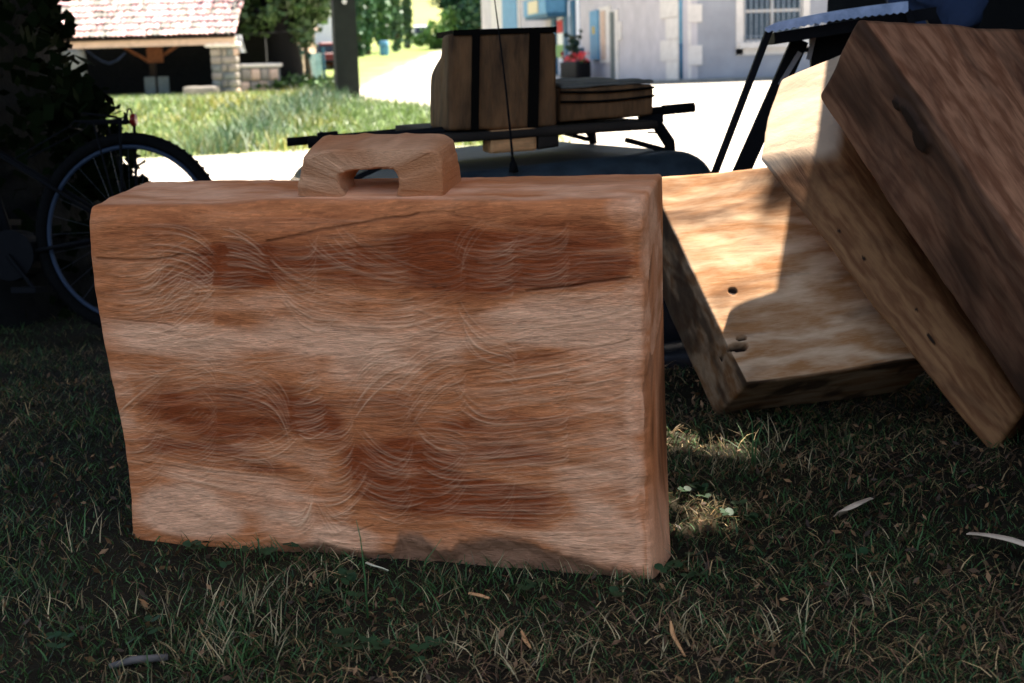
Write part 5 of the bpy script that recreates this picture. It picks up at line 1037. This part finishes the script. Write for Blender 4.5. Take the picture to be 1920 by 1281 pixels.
b = P(720, 84, 102); b[2] = float(terr(b[0], b[1])); R = thing('blue_barrel', 'pale blue barrel at the roadside below the row of trees', 'barrel', b); MB().tube([[0, 0, -.1], [0, 0, .1], [0, 0, .5], [0, 0, .95], [0, 0, 1.0]], [.3, .31, .34, .31, .28], 14).build('drum', M['blue_paint'], R, True); MB().ring([0, 0, .62], .335, .02, [1, 0, 0], [0, 1, 0], 16, 6).build('hoop', M['steel'], R)

# ------------------------------------------------------------------ SMALL THINGS ON THE GRASS
def strip(name, label, pts, w, twist, m, cat, th=.0018):
    """curled shaving: pts list of (px,py,z)"""
    c = np.array([G(a, b, z) for a, b, z in pts]); K = 18; tt = np.linspace(0, 1, len(c)); ts = np.linspace(0, 1, K); c = np.stack([np.interp(ts, tt, c[:, k]) for k in range(3)], -1)
    for _ in range(3): c[1:-1] = (c[:-2] + 2 * c[1:-1] + c[2:]) / 4
    tg = np.gradient(c, axis=0); tg /= np.linalg.norm(tg, axis=1, keepdims=True); s = np.cross(tg, [0, 0, 1.]); s /= np.linalg.norm(s, axis=1, keepdims=True); u = np.cross(s, tg)
    a = np.array(twist)[0] + (twist[1] - twist[0]) * ts; sd = s * np.cos(a)[:, None] + u * np.sin(a)[:, None]; nn_ = np.cross(sd, tg); ww = (w * np.sin(np.clip(ts * math.pi, .25, 2.95)) ** .6)[:, None] / 2
    V = np.concatenate([c - sd * ww, c + nn_ * w * .12, c + sd * ww, c - sd * ww - nn_ * th, c - nn_ * th + nn_ * w * .12, c + sd * ww - nn_ * th]); k = np.arange(K - 1); Q = []
    for a_, b_ in ((0, 1), (1, 2)): Q.append(np.stack([a_ * K + k, a_ * K + k + 1, b_ * K + k + 1, b_ * K + k], -1)); Q.append(np.stack([(a_ + 3) * K + k, (b_ + 3) * K + k, (b_ + 3) * K + k + 1, (a_ + 3) * K + k + 1], -1))
    Q.append(np.stack([k, 3 * K + k, 3 * K + k + 1, k + 1], -1)); Q.append(np.stack([2 * K + k, 2 * K + k + 1, 5 * K + k + 1, 5 * K + k], -1))
    o0 = c[0].copy(); o = mesh_np(name, V - o0, np.concatenate(Q), m, None, True); o.location = o0; tag(o, label, cat)
strip('wood_shaving', 'curved pale wood shaving lying on the grass right of the suitcase', [(1568, 968, .012), (1585, 955, .03), (1605, 945, .035), (1632, 936, .02)], .030, (.15, .45), M['shaving'], 'wood shaving')
strip('wood_shaving', 'long pale wood shaving at the right edge of the grass', [(1818, 1002, .02), (1860, 1005, .03), (1900, 1012, .03), (1960, 1035, .02)], .034, (.35, .1), M['shaving'], 'wood shaving')
strip('wood_shaving', 'thin reddish wood splinter standing in the grass near the lower right', [(1258, 1165, .03), (1262, 1190, .02), (1285, 1230, .01)], .007, (.3, .6), M['crate2'], 'wood splinter')
strip('wood_shaving', 'small orange splinter in the grass below the suitcase', [(978, 1183, .012), (985, 1200, .01), (996, 1215, .008)], .007, (.2, .5), M['crate2'], 'wood splinter')
strip('wood_shaving', 'small flat pale chip on the ground left of the big tuft of straw', [(880, 1112, .01), (900, 1115, .012), (918, 1122, .01)], .013, (.1, .3), M['crate2'], 'wood chip')
strip('fallen_leaf', 'yellowish fallen leaf against the foot of the suitcase', [(688, 1055, .015), (705, 1062, .02), (728, 1070, .012)], .012, (.3, .8), M['cream'], 'leaf')
c0, c1 = G(205, 1250, .006), G(315, 1232, .01); o = MB().tube([c0, c0 * .6 + c1 * .4 + [0, 0, .004], c1], [.004, .006, .005], 8).build('twig', M['twig'], None, True, origin=c0); tag(o, 'grey twig lying in the grass at the lower left', 'twig')
def chips():
    n = 7000; Y = 1.4 + 2.6 * RG.random(n); X = (RG.random(n) * 2 - 1) * (.1 + Y * .38); wt = np.where((X > .1) & (Y > 2.0), 1.0, .45); k = (RG.random(n) < wt) & ~in_suitcase(X, Y); X, Y = X[k], Y[k]; n = len(X)
    C = np.stack([X, Y, terr(X, Y) + .002 + .012 * RG.random(n)], -1); v = RG.random((n, 1)); o = leafcloud('wood_chips', C, .008, np.array([[.24, .12, .05]]) * (.2 + 1.2 * v ** 3), None, M['grass'], .4); tag(o, 'scattered wood chips and sawdust among the grass', 'wood chips', kind='stuff')
    # clover and small broad leaves
    pts = [(285, 1205), (640, 1130), (1290, 1080), (1300, 940), (1370, 985), (1275, 935), (290, 985), (660, 1100), (1400, 980), (700, 1235), (640, 1240), (470, 1060), (620, 1220), (1620, 1060), (110, 1230), (520, 1045), (1180, 1130), (1275, 1080), (360, 1040), (990, 1120), (800, 1250)]
    V = MB(); 
    for px, py in pts:
        g = G(px, py)
        for k in range(3):
            c = g + np.array([RG.normal(0, .018), RG.normal(0, .02), .012 + .014 * RG.random()])
            for q in range(3):
                a = q * 2.09 + RG.random(); e = np.array([math.cos(a), math.sin(a), .15]); s = np.array([-math.sin(a), math.cos(a), 0.]); r = .0065 + .003 * RG.random(); V.disc(c + e * r, r, e * .9 + [0, 0, RG.normal(0, .25)], s * .9 + [0, 0, RG.normal(0, .25)], 8)
    tag(V.build('clover', mat('clover_leaf', (.016, .042, .012), .6, .3, 30, 0)), 'small dark green clover leaves scattered through the grass', 'clover', kind='stuff')
    # a few single long blades
    L = []; 
    for pts_, r in (([(690, 1160, 0), (684, 1080, .06), (676, 1010, .11), (668, 975, .135)], .0016), ([(1410, 880, 0), (1412, 830, .04), (1410, 790, .085), (1400, 768, .10)], .0022), ([(1415, 880, 0), (1418, 830, .05), (1432, 790, .08), (1450, 812, .075)], .002), ([(790, 1085, 0), (800, 1050, .03), (828, 1010, .07)], .0012), ([(455, 1060, 0), (450, 1020, .02), (425, 1000, .035)], .0012), ([(520, 1050, 0), (518, 1025, .03), (505, 1003, .05)], .0012)):
        base = G(*pts_[0][:2]); c = []
        for a, b, z in pts_: c.append(P(a, b, base[1]))
        b_ = MB().tube(c, np.linspace(r, r * .3, len(c)), 5); b_.build('grass_stem', mat('stem_green', (.06, .14, .04), .5, .2), None, True, origin=c[0]); o = bpy.context.scene.collection.objects[-1]; L.append(o)
    labs = ['tall single grass stem rising in front of the suitcase face', 'green grass stem growing under the leaning pale block', 'bent green grass blade arching beside the stem under the leaning block', 'thin stem slanting before the lower middle of the suitcase', 'short curved stem at the lower left of the suitcase', 'short stem just right of the curved one at the suitcase foot']
    for o, l in zip(L, labs): tag(o, l, 'grass stem')
chips()
